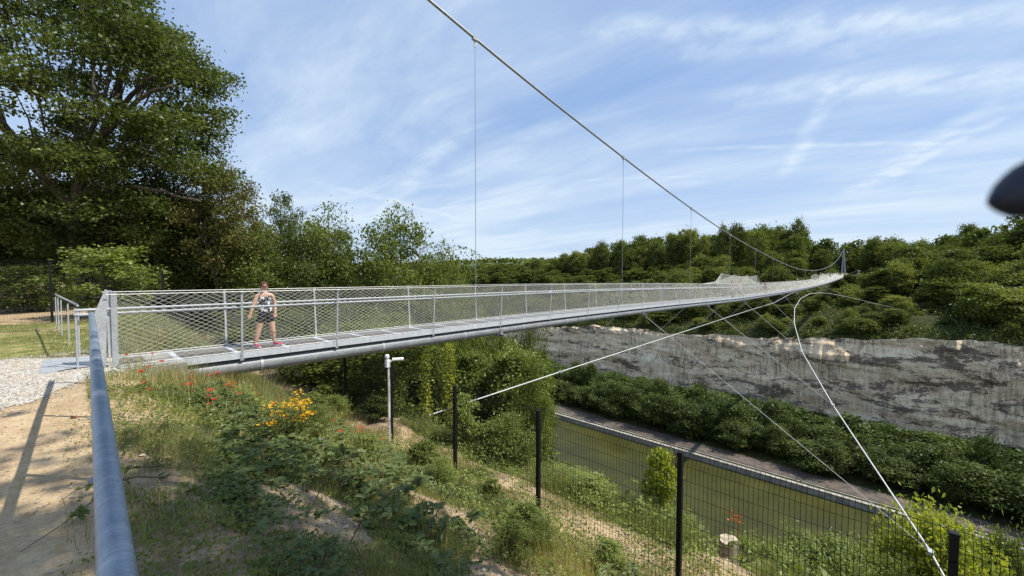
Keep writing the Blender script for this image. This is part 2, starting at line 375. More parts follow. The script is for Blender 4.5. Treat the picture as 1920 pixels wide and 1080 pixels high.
prx = np.array(PR).T; plx = np.array(PL).T
def rim_off(x): return 5.5*fbm(x*.018, x*0, 4, 5)
def rimz(x): return np.interp(x, [-330, -125, -100, -55, -19, -5, 18, 80], [-28, -25.5, -22.8, -22.2, -20.2, -18.4, -16.4, -16.4])
def zt(x, y):
    x = np.asarray(x, float); y = np.asarray(y, float)
    yy = y-np.where(y > 130, rim_off(x)*sstep(y, 130, 165)*(1-sstep(y, 215, 235)), 0)
    a = np.interp(yy, prx[0], prx[1]); b = np.interp(yy, plx[0], plx[1])
    k = sstep(-x, 11.2, 14.5); z = a*(1-k)+b*k
    slope = sstep(y, .6, 2.5)*(1-sstep(y, 40, 48))
    z = z+slope*(.22*fbm(x*.7, y*.7, 4, 2)+.10*fbm(x*3, y*3, 3, 9))
    z = z+sstep(y, 9, 14)*(1-sstep(y, 40, 46))*2.2*fbm(x*.12, y*.12, 4, 3)
    z = z+.035*fbm(x*1.3, y*1.3, 4, 7)*(y < 60)
    far = sstep(y, 174, 185)
    z = z+far*4.5*fbm(x*.035, y*.035, 4, 11)*(1-.6*sstep(abs(x+11), 12, 4)*sstep(y, 205, 225))
    z = z+sstep(y, 190, 240)*(5.5*sstep(x, 10, 70))
    z = z+sstep(y, 240, 330)*5*sstep(-x, 40, 160)
    z = z+(rimz(x)+20.8)*sstep(y, 168.5, 172)*(1-sstep(y, 176, 226))
    return z
def notbare(x, y): return (((x+3.75)/.75)**2+((y-1.45)/.42)**2 > 1+.8*fbm(x*3, y*3, 3, 90)) & (((x+4.5)/1.3)**2+((y-3.2)/.5)**2 > 1+1.2*fbm(x*2.5, y*2.5, 3, 91)) & (((x+2.2)/.7)**2+((y-2.6)/.4)**2 > 1+fbm(x*3, y*3, 3, 92))
def Z(x, y): return float(zt(np.array([x]), np.array([y]))[0])
def grow(a, step, end, g=1.18):
    out = [a]; s = step
    while abs(out[-1]) < abs(end): out.append(out[-1]+(s if end > 0 else -s)); s *= g
    return out[1:]
xs = np.array(sorted(grow(-24, .14, -1800, 1.07)+list(np.arange(-24, 8.01, .12))+grow(8, .14, 1500, 1.09)))
ys = np.array(sorted(grow(-3.2, .2, -900, 1.2)+list(np.arange(-3.2, 10, .11))+list(np.arange(10, 48, .6))+[48, 54, 70, 95, 110, 114.6, 115.2, 116, 118, 122]+list(np.arange(126, 166, 3))+list(np.arange(166, 178, 1))+list(np.arange(178, 244, 1.6))+grow(244, 3, 3200, 1.12)))
X, Y = np.meshgrid(xs, ys); ZZ = zt(X, Y)
g = MB(); nx, ny = len(xs), len(ys)
i = np.arange(ny-1)[:, None]*nx+np.arange(nx-1)[None]
g.add(np.stack([X, Y, ZZ], -1).reshape(-1, 3), np.stack([i, i+1, i+nx+1, i+nx], -1).reshape(-1, 4))
me = g.mesh('ground', True)
gx, gy = X.ravel(), Y.ravel()
m_r = np.where(gy < .12, 1.0, np.where((gy < 1.4) & (gx < -6.3), .9, 0.0))*(1-sstep(-gx, 30, 34))
m_r = np.maximum(m_r, .0)
lawn = sstep(-gx, 11.0, 12.6)*(gy < 3)*(.78+.9*fbm(gx*.5, gy*.5, 3, 21))*(1-sstep(-gx, 20.5, 21.5))
strip = np.exp(-((gx+7)/9)**2)*sstep(gy, .3, 1.0)*(1-sstep(gy, 3.2, 5.0))*.55
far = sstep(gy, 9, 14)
m_r = np.maximum(m_r, .9*sstep(gy, 4.9, 5.6)*(1-sstep(gy, 6.8, 7.8))*(gx > -10.5)*(gx < 2))
masks = np.stack([m_r, np.clip(lawn+strip*(fbm(gx*.6, gy*.6, 3, 4)+.45), 0, 1), far, np.ones_like(gx)], -1)
ca = me.color_attributes.new('mask', 'FLOAT_COLOR', 'POINT'); ca.data.foreach_set('color', masks.astype(np.float32).ravel())
link('ground', me, M['ground'], kind='structure')

# gravel lane leading off the bridge
g = MB()
gyv = np.arange(-30, .62, .06)
lft = -12.5+.35*fbm(gyv*.9, gyv*0, 3, 1)-.25*(gyv+1); rgt = -8.9+1.1*fbm(gyv*1.6, gyv*0+9, 5, 2)+np.where(gyv < 0, -.9*gyv, 0)*.9-.9*sstep(gyv, -.4, .6)
lft = lft+1.2*sstep(gyv, -1.2, .5); tt = np.linspace(0, 1, 24)
GX = lft[:, None]+(rgt-lft)[:, None]*tt[None]; GY = np.repeat(gyv[:, None], 24, 1); GZ = zt(GX, GY)+.010
i = np.arange(len(gyv)-1)[:, None]*24+np.arange(23)[None]
g.add(np.stack([GX, GY, GZ], -1).reshape(-1, 3), np.stack([i, i+1, i+25, i+24], -1).reshape(-1, 4))
build(g, 'gravel_path', M['gravel'], None, True, kind='structure')
# loose stones
def stones(name, n, fx, fy, smin, smax, mat, seed, cond=None):
    r = np.random.RandomState(seed); x = r.uniform(*fx, n); y = r.uniform(*fy, n)
    if cond is not None: k = cond(x, y, r); x, y = x[k], y[k]
    n = len(x); z = zt(x, y); s = smin+(smax-smin)*r.rand(n)**3
    o = np.array([[1, 0, 0], [0, 1, 0], [-1, 0, 0], [0, -1, 0], [0, 0, .8], [0, 0, -.8]], float)
    v = o[None]*(.6+.6*r.rand(n, 6, 1))*s[:, None, None]; a = r.rand(n)*6.28; ca_, sa = np.cos(a)[:, None], np.sin(a)[:, None]
    v = np.stack([v[..., 0]*ca_-v[..., 1]*sa, v[..., 0]*sa+v[..., 1]*ca_, v[..., 2]*.7], -1)+np.stack([x, y, z+s*.2+.012], -1)[:, None]
    f0 = np.array([[0, 1, 4], [1, 2, 4], [2, 3, 4], [3, 0, 4], [1, 0, 5], [2, 1, 5], [3, 2, 5], [0, 3, 5]])
    g = MB(); g.add(v.reshape(-1, 3), (np.arange(n)[:, None, None]*6+f0[None]).reshape(-1, 3)); build(g, name, mat, None, kind='stuff')
def in_lane(x, y, r):
    l = -12.5-.25*(y+1); q = -8.9-.81*np.minimum(y, 0)
    return (x > l-.2) & (x < q+.7*abs(r.randn(len(x))))
stones('gravel_stones', 26000, (-14, -6), (-3, .5), .005, .019, M['greystone'], 1, in_lane)
stones('pebbles', 5200, (-9, 1.5), (.3, 8.2), .005, .032, M['soilstone'], 2)
stones('pebbles', 7000, (-9.5, 1.5), (-2.2, .4), .002, .014, M['soilstone'], 3)

# water, canal wall, towpath
g = MB(); g.add([(-900, 40, -50), (500, 40, -50), (500, 114.9, -50), (-900, 114.9, -50)], [[0, 1, 2, 3]])
build(g, 'canal_water', M['water'], None, kind='structure')
g = MB()
for a in range(-400, 160, 4):
    g.box((a+2, 115.3, -49.55), (3.96, .8, 1.7)); 
g.box((-120, 115.35, -48.62), (560, 1.1, .16)); g.box((-120, 116.9, -48.50), (560, .35, .14))
build(g, 'canal_wall', M['quay'], None, label='dark concrete canal edge wall along the far side of the green water', category='wall')
g = MB(); g.add([(-600, 117.2, -48.33), (400, 117.2, -48.33), (400, 122.6, -48.26), (-600, 122.6, -48.26)], [[0, 1, 2, 3]])
build(g, 'towpath', M['towpath'], None, kind='structure')

# cliff
us = np.arange(-330, 150, .45); ts = np.linspace(0, 1, 62)
U, T = np.meshgrid(us, ts)
topz = rimz(U)-.5+1.6*fbm(U*.09, U*0+3, 4, 31); zc = -47.5+(topz+47.5)*T
yc = 166.8+rim_off(U)+5.0*T**1.3+2.8*fbm(U*.05, T*1.6, 5, 33)+2.0*fbm(U*.22+zc*.03, zc*.16, 5, 34)+2.4*fbm(U*.75, zc*.10, 3, 35)*sstep(fbm(U*.05, zc*.1, 3, 36), -.12, .12)+1.0*fbm(U*.5, zc*.9, 3, 37)*sstep(fbm(U*.06, zc*.12, 3, 38), -.05, .12)
led = np.sin(zc*.55+3*fbm(U*.03, T*0, 3, 8))*.35+.5*sstep(fbm(U*.04, zc*.22, 4, 51), -.02, .10)-.6*sstep(fbm(U*.25, zc*.12, 3, 52), .05, .2); yc = yc+led-2.4
zc = zc-sstep(T, .9, 1)*.8*vnoise(U*.5, U*0+2, 6)
g = MB(); nx = len(us); i = np.arange(len(ts)-1)[:, None]*nx+np.arange(nx-1)[None]
g.add(np.stack([U, yc, zc], -1).reshape(-1, 3), np.stack([i, i+1, i+nx+1, i+nx], -1).reshape(-1, 4))
build(g, 'quarry_cliff', M['cliff'], None, True, kind='structure')

# ------------------------------------------------------------------ bridge
XN, XF = -10.42, -11.70; XM = (XN+XF)/2
DP = [(-1, -.06), (7.6, -.13), (13.7, -.18), (20, -.27), (26.2, -.38), (32.75, -.52), (39, -.66), (47, -.82), (60, -.97), (77.5, -1.1), (109, -1.2), (140, -1.1), (170, -.8), (205, -.3), (252, .35)]
def zd(s): return spline(DP, s)
END = 248.0
br = empty('suspension_bridge', (XM, .4, 0), 'long slender steel footbridge with wire net railings hanging from one cable across the quarry', 'bridge')
def part(mb, name, mat, parent=br, smooth=False, **t):
    me = mb.mesh(name, smooth)
    o = link(name, me, mat, parent, **t)
    if parent is br: o.matrix_parent_inverse = br.matrix_basis.inverted()
    return o
br.location = (XM, .4, 0)
bpy.context.view_layer.update()
SS = np.concatenate([np.arange(.4, 60, 1.03), np.arange(60.2, END, 3.0), [END]])
# deck panels
g = MB(); g2 = MB(); s = .40; MOD = 1.03
while s < END:
    e = s+MOD; za, zb = float(zd(s)), float(zd(e)); wa, wb = XF+.05, XN-.05
    v = [(wa, s+.05, za-.004), (wb, s+.05, za-.004), (wb, e-.05, zb-.004), (wa, e-.05, zb-.004), (wa, s+.05, za-.035), (wb, s+.05, za-.035), (wb, e-.05, zb-.035), (wa, e-.05, zb-.035)]
    g.add(v, [[0, 1, 2, 3], [7, 6, 5, 4], [0, 4, 5, 1], [2, 6, 7, 3]])
    if s > 95: g2.box(((wa+wb)/2, s, za-.024), (wb-wa, .088, .05))
    s = e
part(g, 'deck_grating', M['deck']); part(g2, 'cross_beam', M['galv'], kind='stuff')
g = MB(); g.box((0, 0, 0), (XN-XF-.1, .088, .05)); cbm = g.mesh('cross_beam'); cbm.materials.append(M['beam'])
for k in range(92):
    o = bpy.data.objects.new('cross_beam', cbm); COL.objects.link(o); o.parent = br; s = .40+MOD*k
    o.location = (0, s-.4, float(zd(s))-.021)
# edge beams and tubes
for X0, sg in ((XN, 1), (XF, -1)):
    g = MB(); z = zd(SS)
    for k in range(len(SS)-1):
        a, b = SS[k], SS[k+1]; za, zb = z[k], z[k+1]; xi, xo = X0-sg*.045, X0+sg*.02
        v = [(x, yy, q+dz) for yy, q in ((a+.004, za), (b-.004, zb)) for x in (xi, xo) for dz in (-.115, .012)]
        g.add(v, [[0, 1, 3, 2], [4, 6, 7, 5], [0, 4, 5, 1], [2, 3, 7, 6], [0, 2, 6, 4], [1, 5, 7, 3]])
    part(g, 'edge_beam', M['beam'])
    g = MB(); s2 = np.concatenate([np.arange(1.2, 60, .77), np.arange(60, END, 3), [END]])
    g.tube(np.stack([np.full(len(s2), X0-sg*.17), s2, zd(s2)-.315], -1), .165, 20)
    tb = part(g, 'carrier_tube', M['tube'], smooth=True)
    g = MB(); g.tube([(0, -.03, 0), (0, .03, 0)], .176, 20); jm = g.mesh('joint_flange'); jm.materials.append(M['galv'])
    for a in np.arange(2.9, END, 3.0874):
        o = bpy.data.objects.new('joint_flange', jm); COL.objects.link(o); o.parent = tb; o.location = (X0-sg*.17, a, float(zd(a))-.315)
# railings
HN = 1.38
def rail_pt(X0, sg, s, h):
    s = np.asarray(s, float); h = np.asarray(h, float)
    return np.stack([X0+sg*(.02+.09*h/HN)+0*s, s+0*h, zd(s)+h+0*s], -1)
POST = np.concatenate([[2.5], 4.62+3.087*np.arange(0, 79)])
pm = MB(); pm.box((0, 0, HN/2-.06), (.012, .040, HN+.12)); pm.box((.012, 0, HN-.01), (.03, .05, .02)); pm.box((-.012, 0, -.10), (.03, .07, .12))
pme = pm.mesh('rail_post'); pme.materials.append(M['galv'])
rest = MB()
for X0, sg in ((XN, 1), (XF, -1)):
    for k, s in enumerate(POST):
        if k < 50:
            o = bpy.data.objects.new('rail_post', pme); COL.objects.link(o); o.parent = br
            o.location = (X0+sg*.024-XM, s-.4, float(zd(s))); o.rotation_euler = (0, sg*math.atan(.09/HN), 0)
        else:
            rest.tube([(X0+sg*.02, s, float(zd(s))), (X0+sg*.11, s, float(zd(s))+HN)], .02, 4)
part(rest, 'rail_post', M['galv'], kind='stuff')
for X0, sg in ((XN, 1), (XF, -1)):
    s = np.concatenate([[-.0], SS]); g = MB()
    g.tube(rail_pt(X0-sg*.07, sg, s, 1.03), .026, 8); part(g, 'handrail', M['galv'], smooth=True)
    s = SS; g = MB(); g.tube(rail_pt(X0, sg, s, HN), .008, 6); g.tube(rail_pt(X0, sg, s, .045), .006, 5); part(g, 'net_border_cable', M['whitecable'])
    g = MB(); run = HN/.56; ds = .165
    s0 = np.arange(.45-run, END, ds); A = []; B = []
    for dr in (1, -1):
        a, b = (s0, s0+run) if dr > 0 else (s0+run, s0)
        t0 = np.clip((.45-a)/(b-a), 0, 1) if dr > 0 else np.zeros_like(a); t1 = np.ones_like(a) if dr > 0 else np.clip((.45-a)/(b-a), 0, 1)
        p = lambda t: rail_pt(X0, sg, a+(b-a)*t, .045+(HN-.045)*t)
        A.append(p(t0)); B.append(p((t0+t1)/2)); A.append(p((t0+t1)/2)); B.append(p(t1))
    A = np.concatenate(A); B = np.concatenate(B); ok = np.linalg.norm(A-B, axis=1) > .02
    g.wires(A[ok], B[ok], .0020, 3); part(g, 'wire_net', M['netwire'])
# gate posts, landing plate
for X0, sg in ((XN, 1), (XF, -1)):
    g = MB(); zb = -.12
    for dx, dy, sx, sy in ((0, 0, .010, .08), (-.03*sg, .038, .06, .010), (-.03*sg, -.038, .06, .010)):
        v = []
        for z_, lx in ((zb, 0), (1.34, .09*sg)):
            for x_ in (-sx/2, sx/2):
                for y_ in (-sy/2, sy/2): v.append((X0+.02*sg+dx+lx+x_, .50+dy+y_, z_))
        g.add(v, [[0, 1, 3, 2], [4, 6, 7, 5], [0, 4, 5, 1], [2, 3, 7, 6], [0, 2, 6, 4], [1, 5, 7, 3]])
    x_ = X0+.05*sg
    v = [(x_+o, y_, z_) for o in (-.008, .008) for y_, z_ in ((.25, -.12), (.37, -.12), (.42, 1.40), (.39, 1.40), (.25, .98))]
    if sg > 0: g.add(v[:5] + v[5:], [[0, 1, 6, 5], [1, 2, 7, 6], [2, 3, 8, 7], [3, 4, 9, 8], [4, 0, 5, 9]])
    if sg > 0: g.add(v, [[0, 1, 2], [5, 7, 6]]); g.add(v, [[0, 2, 4], [5, 9, 7]]); g.add(v, [[2, 3, 4], [7, 9, 8]])
    g.tube([(x_, .22, -.1), (x_, .22, 1.0)], .012, 6)
    part(g, 'gate_post', M['galv'])
    g = MB(); g.tube([(X0+.01*sg, .02, 1.0), (X0+.04*sg, .02, -.05)], .015, 6); part(g, 'handrail_leg', M['galv'])
g = MB()
for k in range(4): g.box((XF+.16+k*.32, .12, .028), (.31, .50, .012))
g.box((XM, -.17, .03), (1.42, .08, .02)); g.box((XM, .38, .03), (1.42, .05, .02))
v = [(XF-.08, -.21, .04), (XN+.08, -.21, .04), (XN+.1, -.42, .02), (XF-.1, -.42, .02), (XF-.08, -.21, .0), (XN+.08, -.21, .0), (XN+.1, -.42, .0), (XF-.1, -.42, .0)]
g.add(v, [[0, 3, 2, 1], [3, 7, 6, 2], [0, 4, 7, 3], [1, 2, 6, 5]])
part(g, 'landing_plate', M['galv'])
g = MB(); g.box((XM, .95, -.33), (1.9, 1.1, .5)); part(g, 'abutment', M['concrete'])
# main cable (hangs in the plane of the far edge), hangers, clamps, brackets
XC = XF-.02
CP = [(-2, 13.2), (8.6, 11.17), (10.6, 10.8), (22.8, 8.87), (35.5, 7.16), (48.7, 5.72), (62.7, 4.60), (76.9, 3.62), (94.2, 2.72), (125.3, 2.35), (161.6, 3.45), (207.5, 7.0), (250, 13.2)]
def zcab(s): return spline(CP, s)
sc_ = np.linspace(-2, 250, 160)
g = MB(); g.tube(np.stack([np.full(160, XC), sc_, zcab(sc_)], -1), .052, 10)
g.tube([(XC, -2, 13.2), (XC-.5, -26, .4)], .052, 8); g.tube([(XC, 250, 13.2), (XC-.5, 274, .6)], .052, 8)
part(g, 'main_cable', M['cable'], smooth=True)
for k in range(19):
    s = 10.75+12.348*k
    if s > 236: break
    zc_, zb_ = float(zcab(s)), float(zd(s))
    g = MB(); g.tube([(XC, s, zc_-.3), (XC, s, zb_-.1)], .012, 6); h = part(g, 'hanger', M['cable'])
    g = MB(); g.box((XC, s-.02, zc_+.0), (.13, .20, .15)); g.box((XC, s, zc_-.2), (.03, .09, .26)); g.box((XC+.05, s, zc_+.06), (.05, .05, .08))
    c = link('cable_clamp', g.mesh('cable_clamp'), M['galv'], h)
    g = MB(); g.box((XM, s, zb_-.46), (1.9, .12, .07)); g.box((XN+.10, s, zb_-.36), (.05, .12, .24)); g.box((XF-.16, s, zb_-.30), (.05, .12, .34))
    part(g, 'bracket', M['tube'])
# wind cables with tie ropes
WP = [(12, 5.4, -13.2), (23.04, 1.91, -9.56), (35.4, -1.99, -7.5), (47.7, -5.15, -5.99), (60.1, -7.37, -4.51), (72.4, -8.87, -3.55), (84.8, -9.59, -2.73), (97.2, -9.56, -2.38), (109.5, -8.9, -2.59), (122, -7.79, -3.27), (134, -5.85, -4.3), (178, 4.6, -9.5)]
for sg in (1, -1):
    pts = [((x if sg > 0 else 2*XM-x), s, z) for s, x, z in WP]
    if sg < 0: pts = [(-16.8, 11.7, -5.6), (-16.35, 23.04, -5.28), (-15.8, 35.4, -4.95), (-15.25, 47.7, -4.62), (-14.75, 60.1, -4.28), (-14.1, 72.4, -3.94), (-13.35, 84.8, -3.6)]+pts[7:]
    g = MB(); 
    for a, b in zip(pts[:-1], pts[1:]): g.tube([a, b], .034, 8)
    wc = part(g, 'wind_cable', M['whitecable'])
    xb = XN+.1 if sg > 0 else XF-.16
    for p in pts[1:-1]:
        g = MB(); g.tube([(xb, p[1], float(zd(p[1]))-.45), p], .014, 5)
        part(g, 'tie_rope', M['whitecable'])
    g = MB()
    for p in pts[1:-1]: g.box(p, (.16, .34, .12))
    link('node_clamp', g.mesh('node_clamp'), M['galv'], wc)
# pylons
def pylon(y):
    g = MB()
    for sg in (1, -1):
        n = 10; t = np.linspace(0, 1, n); xx = XC+sg*(.62*(1-t)**1.0+.06); zz_ = -.6+13.9*t
        for a in range(n-1):
            h0, h1 = .36-.2*t[a], .36-.2*t[a+1]
            v = [(xx[q]+sx*hh, y+sy*hh, zz_[q]) for q, hh in ((a, h0), (a+1, h1)) for sx, sy in ((-1, -1), (1, -1), (1, 1), (-1, 1))]
            g.add(v, [[0, 1, 5, 4], [1, 2, 6, 5], [2, 3, 7, 6], [3, 0, 4, 7]])
    g.box((XC, y, 13.25), (.34, .4, .5)); g.box((XC, y, 5.0), (.7, .16, .22)); g.box((XC, y, -.5), (3.4, 1.2, .5))
    part(g, 'pylon', M['beam'])
pylon(-2.3); pylon(250)
g = MB(); g.box((XM, 251, -.3), (4.5, 6, 1.0)); part(g, 'abutment', M['concrete'])
# raised net canopies over the deck
def net_wall(X0, sg, sa, sb, top, ds=.18, r=.0028, step=8):
    A = []; B = []
    L = sb-sa; n = int(L/ds)
    for dr in (1, -1):
        for k in range(-14, n+14):
            p = []
            for t in np.linspace(0, 1, step):
                s = sa+k*ds+dr*t*2.4
                if s < sa or s > sb: p.append(None); continue
                p.append((s, t))
            for a, b in zip(p[:-1], p[1:]):
                if a is None or b is None: continue
                for (q, t), L_ in ((a, A), (b, B)):
                    h = HN+t*(top(q)-HN); L_.append((X0+sg*(.11+.10*t), q, float(zd(q))+h))
    g = MB(); g.wires(A, B, r, 3)
    ss = np.linspace(sa, sb, 60); g.tube([(X0+sg*.21, q, float(zd(q))+top(q)) for q in ss], .009, 5)
    part(g, 'raised_net', M['netwire'])
def hump(peaks, sa, sb, H=2.35, lo=1.75):
    ks = [sa]+peaks+[sb]; hs = [HN]+[H]*len(peaks)+[HN]
    def f(q):
        q = min(max(q, sa), sb); i = max(j for j in range(len(ks)-1) if ks[j] <= q+1e-9); t = (q-ks[i])/(ks[i+1]-ks[i])
        b = hs[i]+(hs[i+1]-hs[i])*t; return b-1.5*(t*(1-t))*.55*(1 if 0 < i < len(ks)-2 else .6)
    return f
net_wall(XN, 1, 36.3, 56.5, hump([39.0, 53.5], 36.3, 56.5, 2.35))
net_wall(XF, -1, 39.5, 62.0, hump([51.0, 57.0], 39.5, 62.0, 2.4))
def waves(q): return 2.15+.32*abs(sin((q-122)*.16))+.12*sin(q*1.3)
net_wall(XN, 1, 122, 150, waves, .3, .003, 5); net_wall(XN, 1, 156, 186, waves, .3, .003, 5)
net_wall(XF, -1, 122, 186, waves, .4, .003, 5)
for X0, sg, ks in ((XN, 1, (39.0, 53.5)), (XF, -1, (51, 57))):
    for q in ks:
        g = MB(); g.tube([(X0+sg*.1, q, float(zd(q))+HN), (X0+sg*.22, q, float(zd(q))+2.38)], .018, 6); part(g, 'net_mast', M['galv'])
for s in (15.6, 24.6): 
    g = MB(); g.box((XF+.02, s, float(zd(s))+1.0), (.05, .16, .07)); part(g, 'sensor_box', M['whitepl'])

# ------------------------------------------------------------------ foreground pipe rail
pr = empty('pipe_handrail', (-1.1, .05, 0), 'weathered galvanised pipe handrail running from the bottom edge to the bridge gate', 'handrail')
def cpart(mb, name, mat, root, smooth=False, **t):
    o = link(name, mb.mesh(name, smooth), mat, root, **t); bpy.context.view_layer.update()
    o.matrix_parent_inverse = root.matrix_world.inverted(); return o
g = MB(); xx = np.linspace(3.2, -8.95, 60); yy = .045+(-xx-1.1)*.0175
g.tube(np.stack([xx, yy, 1.075+.006*np.sin(xx*1.7)], -1), .031, 28); cpart(g, 'pipe', M['pipe'], pr, True)
for x in (-8.8, -6.75, -4.7, -2.65, -.6, 1.45):
    y = .045+(-x-1.1)*.0175; g = MB(); g.tube([(x, y, -.1), (x, y, 1.05)], .02, 10); g.box((x, y, .008), (.12, .12, .012)); cpart(g, 'rail_post', M['pipe'], pr)
# left rail with flat posts
lr = empty('post_and_wire_railing', (-11.5, .1, 0), 'pale low railing with flat posts beyond the gravel, left of the bridge gate', 'railing')
px_l = [(-11.9-6.5*t, .06-.42*t) for t in (0, .36, .68, .85, 1)]
for x, y in px_l:
    g = MB(); zb = Z(x, y)
    v = [(x+sx*w_, y+sy*.012, zb+z_) for z_, w_ in ((-.1, .045), (.98, .03)) for sx, sy in ((-1, -1), (1, -1), (1, 1), (-1, 1))]+[(x-.02, y, zb+1.04), (x+.02, y, zb+1.04)]
    g.add(v, [[0, 1, 5, 4], [1, 2, 6, 5], [2, 3, 7, 6], [3, 0, 4, 7], [4, 5, 9, 8], [6, 7, 8, 9]]); cpart(g, 'post', M['galv'], lr)
g = MB(); g.tube([(x, y, 1.05) for x, y in px_l], .021, 8); cpart(g, 'top_rail', M['galv'], lr, True)

# ------------------------------------------------------------------ black mesh fences
def mesh_fence(name, posts, label, H=2.0, base=None, topz=None, nwire=48):
    x0, y0 = posts[0]; root = empty(name, (x0, y0, 0), label, 'fence')
    P = []
    for x, y in posts:
        zb = Z(x, y) if base is None else base; P.append((x, y, zb))
        tz = zb+H if topz is None else topz
        g = MB(); g.box((x, y, (zb+tz)/2-.1), (.062, .062, tz-zb+.25)); g.box((x, y, tz+.035), (.068, .068, .016)); g.box((x, y-.035, tz-.25), (.05, .02, .03)); g.box((x, y-.035, tz-1.2), (.05, .02, .03))
        cpart(g, 'post', M['blackmetal'], root)
    for (xa, ya, za), (xb, yb, zb) in zip(P[:-1], P[1:]):
        g = MB(); L = math.hypot(xb-xa, yb-ya); n = int(L/.052); t = (np.arange(n)+.5)/n
        x = xa+(xb-xa)*t; y = ya+(yb-ya)*t+.045; lo = za+(zb-za)*t+.02
        hi = (lo+H) if topz is None else np.full(n, topz)
        def pt(h, off): return np.stack([x, y+off, hi-h], -1)
        seq = [pt(-.02, .11), pt(.05, .06), pt(.16, 0), None]
        g.wires(seq[0], seq[1], .0028, 4); g.wires(seq[1], seq[2], .0028, 4); g.wires(seq[2], np.stack([x, y, lo], -1), .0028, 4)
        for hh in (.0, .16, .36, .56, .76, .96, 1.16, 1.36, 1.56, 1.76):
            off = .10 if hh == 0 else 0
            ha = (za+H if topz is None else topz)-hh; hb = (zb+H if topz is None else topz)-hh
            g.wires([(xa, ya+.05+off, ha)], [(xb, yb+.05+off, hb)], .0032, 4)
        cpart(g, 'mesh_panel', M['blackmetal'], root)
fx = [3.1, .61, -1.93, -4.42, -6.75, -9.35, -12.0, -14.65, -17.3]
mesh_fence('mesh_fence', [(x, 5.56) for x in fx], 'tall black welded mesh fence with square posts along the foot of the slope', topz=-.80)
mesh_fence('mesh_fence', [(-19.2, 2.2), (-20.8, -.5), (-22.9, -2.4), (-25, -4.3), (-27.1, -6.2)], 'black mesh fence at the back of the lawn under the big tree', H=2.12)
# camera pole
cp = empty('camera_pole', (-8.85, 5.2, Z(-8.85, 5.2)), 'slim grey pole with white surveillance cameras, standing before the mesh fence', 'camera pole')
g = MB(); zb = Z(-8.85, 5.2); g.tube([(-8.85, 5.2, zb-.1), (-8.85, 5.2, -.55)], .029, 10); g.box((-8.85, 5.2, zb+.03), (.2, .2, .03)); cpart(g, 'pole', M['concrete'], cp, True)
g = MB(); g.box((-8.86, 5.18, -.53), (.10, .10, .18)); cpart(g, 'junction_box', M['whitepl'], cp)
g = MB(); g.tube([(-8.83, 5.22, -.48), (-8.76, 5.28, -.45)], .018, 8); g.tube([(-8.78, 5.27, -.43), (-8.62, 5.41, -.42)], .038, 10); g.tube([(-8.62, 5.41, -.42), (-8.58, 5.44, -.42)], [.045, .043], 10)
c = cpart(g, 'bullet_camera', M['whitepl'], cp, True)
g = MB(); g.lathe([(0, .07), (.045, .06), (.055, .02), (.055, -.02), (.035, -.05), (0, -.065)], (-8.87, 5.17, -.37), 12); cpart(g, 'dome_camera', M['whitepl'], cp, True)
# stump
sx, sy = -2.0, 8.43; sz = Z(sx, sy); st = empty('tree_stump', (sx, sy, sz), 'sawn pale tree stump behind the mesh fence at the bottom of the frame', 'stump')
g = MB(); n = 20; a = np.arange(n)*2*pi/n; zs = [sz-.5, -4.3, -4.0, -3.7, -3.46]; rr = [.24, .20, .17, .16, .155]
v = []
for z_, r_ in zip(zs, rr):
    for q in a: rad = r_*(1+.10*sin(3*q)+.05*sin(7*q)); v.append((sx+rad*cos(q), sy+rad*sin(q), z_+(.03*sin(q+1) if z_ == zs[-1] else 0)))
i = np.arange(4)[:, None]*n+np.arange(n)[None]; k = np.arange(4)[:, None]*n+((np.arange(n)+1) % n)[None]
g.add(v, np.stack([i, k, k+n, i+n], -1).reshape(-1, 4)); cpart(g, 'bark', M['palebark'], st, True)
g = MB(); g.add(v[-n:]+[(sx, sy, zs[-1])], [[j, (j+1) % n, n] for j in range(n)]); M['cut'] = simple('cut_wood', (.56, .47, .34), .8, 0, .25, 14); cpart(g, 'cut_face', M['cut'], st)

# ------------------------------------------------------------------ vegetation helpers
def unit(v): return v/(np.linalg.norm(v, axis=-1, keepdims=True)+1e-9)
def leaf_quads(g, c, size, rs, up=.55, asp=.62):
    """one diamond-shaped leaf per centre"""
    n = len(c); nn = unit(rs.normal(size=(n, 3))+np.array([0, 0, up*1.6])); a = unit(np.cross(nn, rs.normal(size=(n, 3)))); b = np.cross(nn, a)
    s = (size*(.6+.8*rs.rand(n)))[:, None] if np.isscalar(size) else size[:, None]
    v = np.stack([c-a*s*.5, c+b*s*.5*asp+a*s*.06, c+a*s*.5, c-b*s*.5*asp+a*s*.06], 1)
    g.add(v.reshape(-1, 3), np.arange(4*n).reshape(-1, 4))
def leaf_big(g, c, size, rs, up=.9, tip=None):
    """ovate folded leaf, six points"""
    n = len(c); nn = unit(rs.normal(size=(n, 3))*.6+np.array([0, 0, up])); a = unit(np.cross(nn, rs.normal(size=(n, 3)))) if tip is None else unit(tip+.25*rs.normal(size=(n, 3)))
    b = unit(np.cross(nn, a)); nn = np.cross(a, b); s = np.asarray(size).reshape(-1, 1)*np.ones((n, 1)); f = nn*s*.10
    v = np.stack([c, c+a*s*.28+b*s*.30+f, c+a*s*.68+b*s*.24+f, c+a*s-f*.9, c+a*s*.68-b*s*.24+f, c+a*s*.28-b*s*.30+f], 1)
    k = np.arange(n)[:, None, None]*6+np.array([[0, 1, 2, 3], [0, 3, 4, 5]])[None]; g.add(v.reshape(-1, 3), k.reshape(-1, 4))
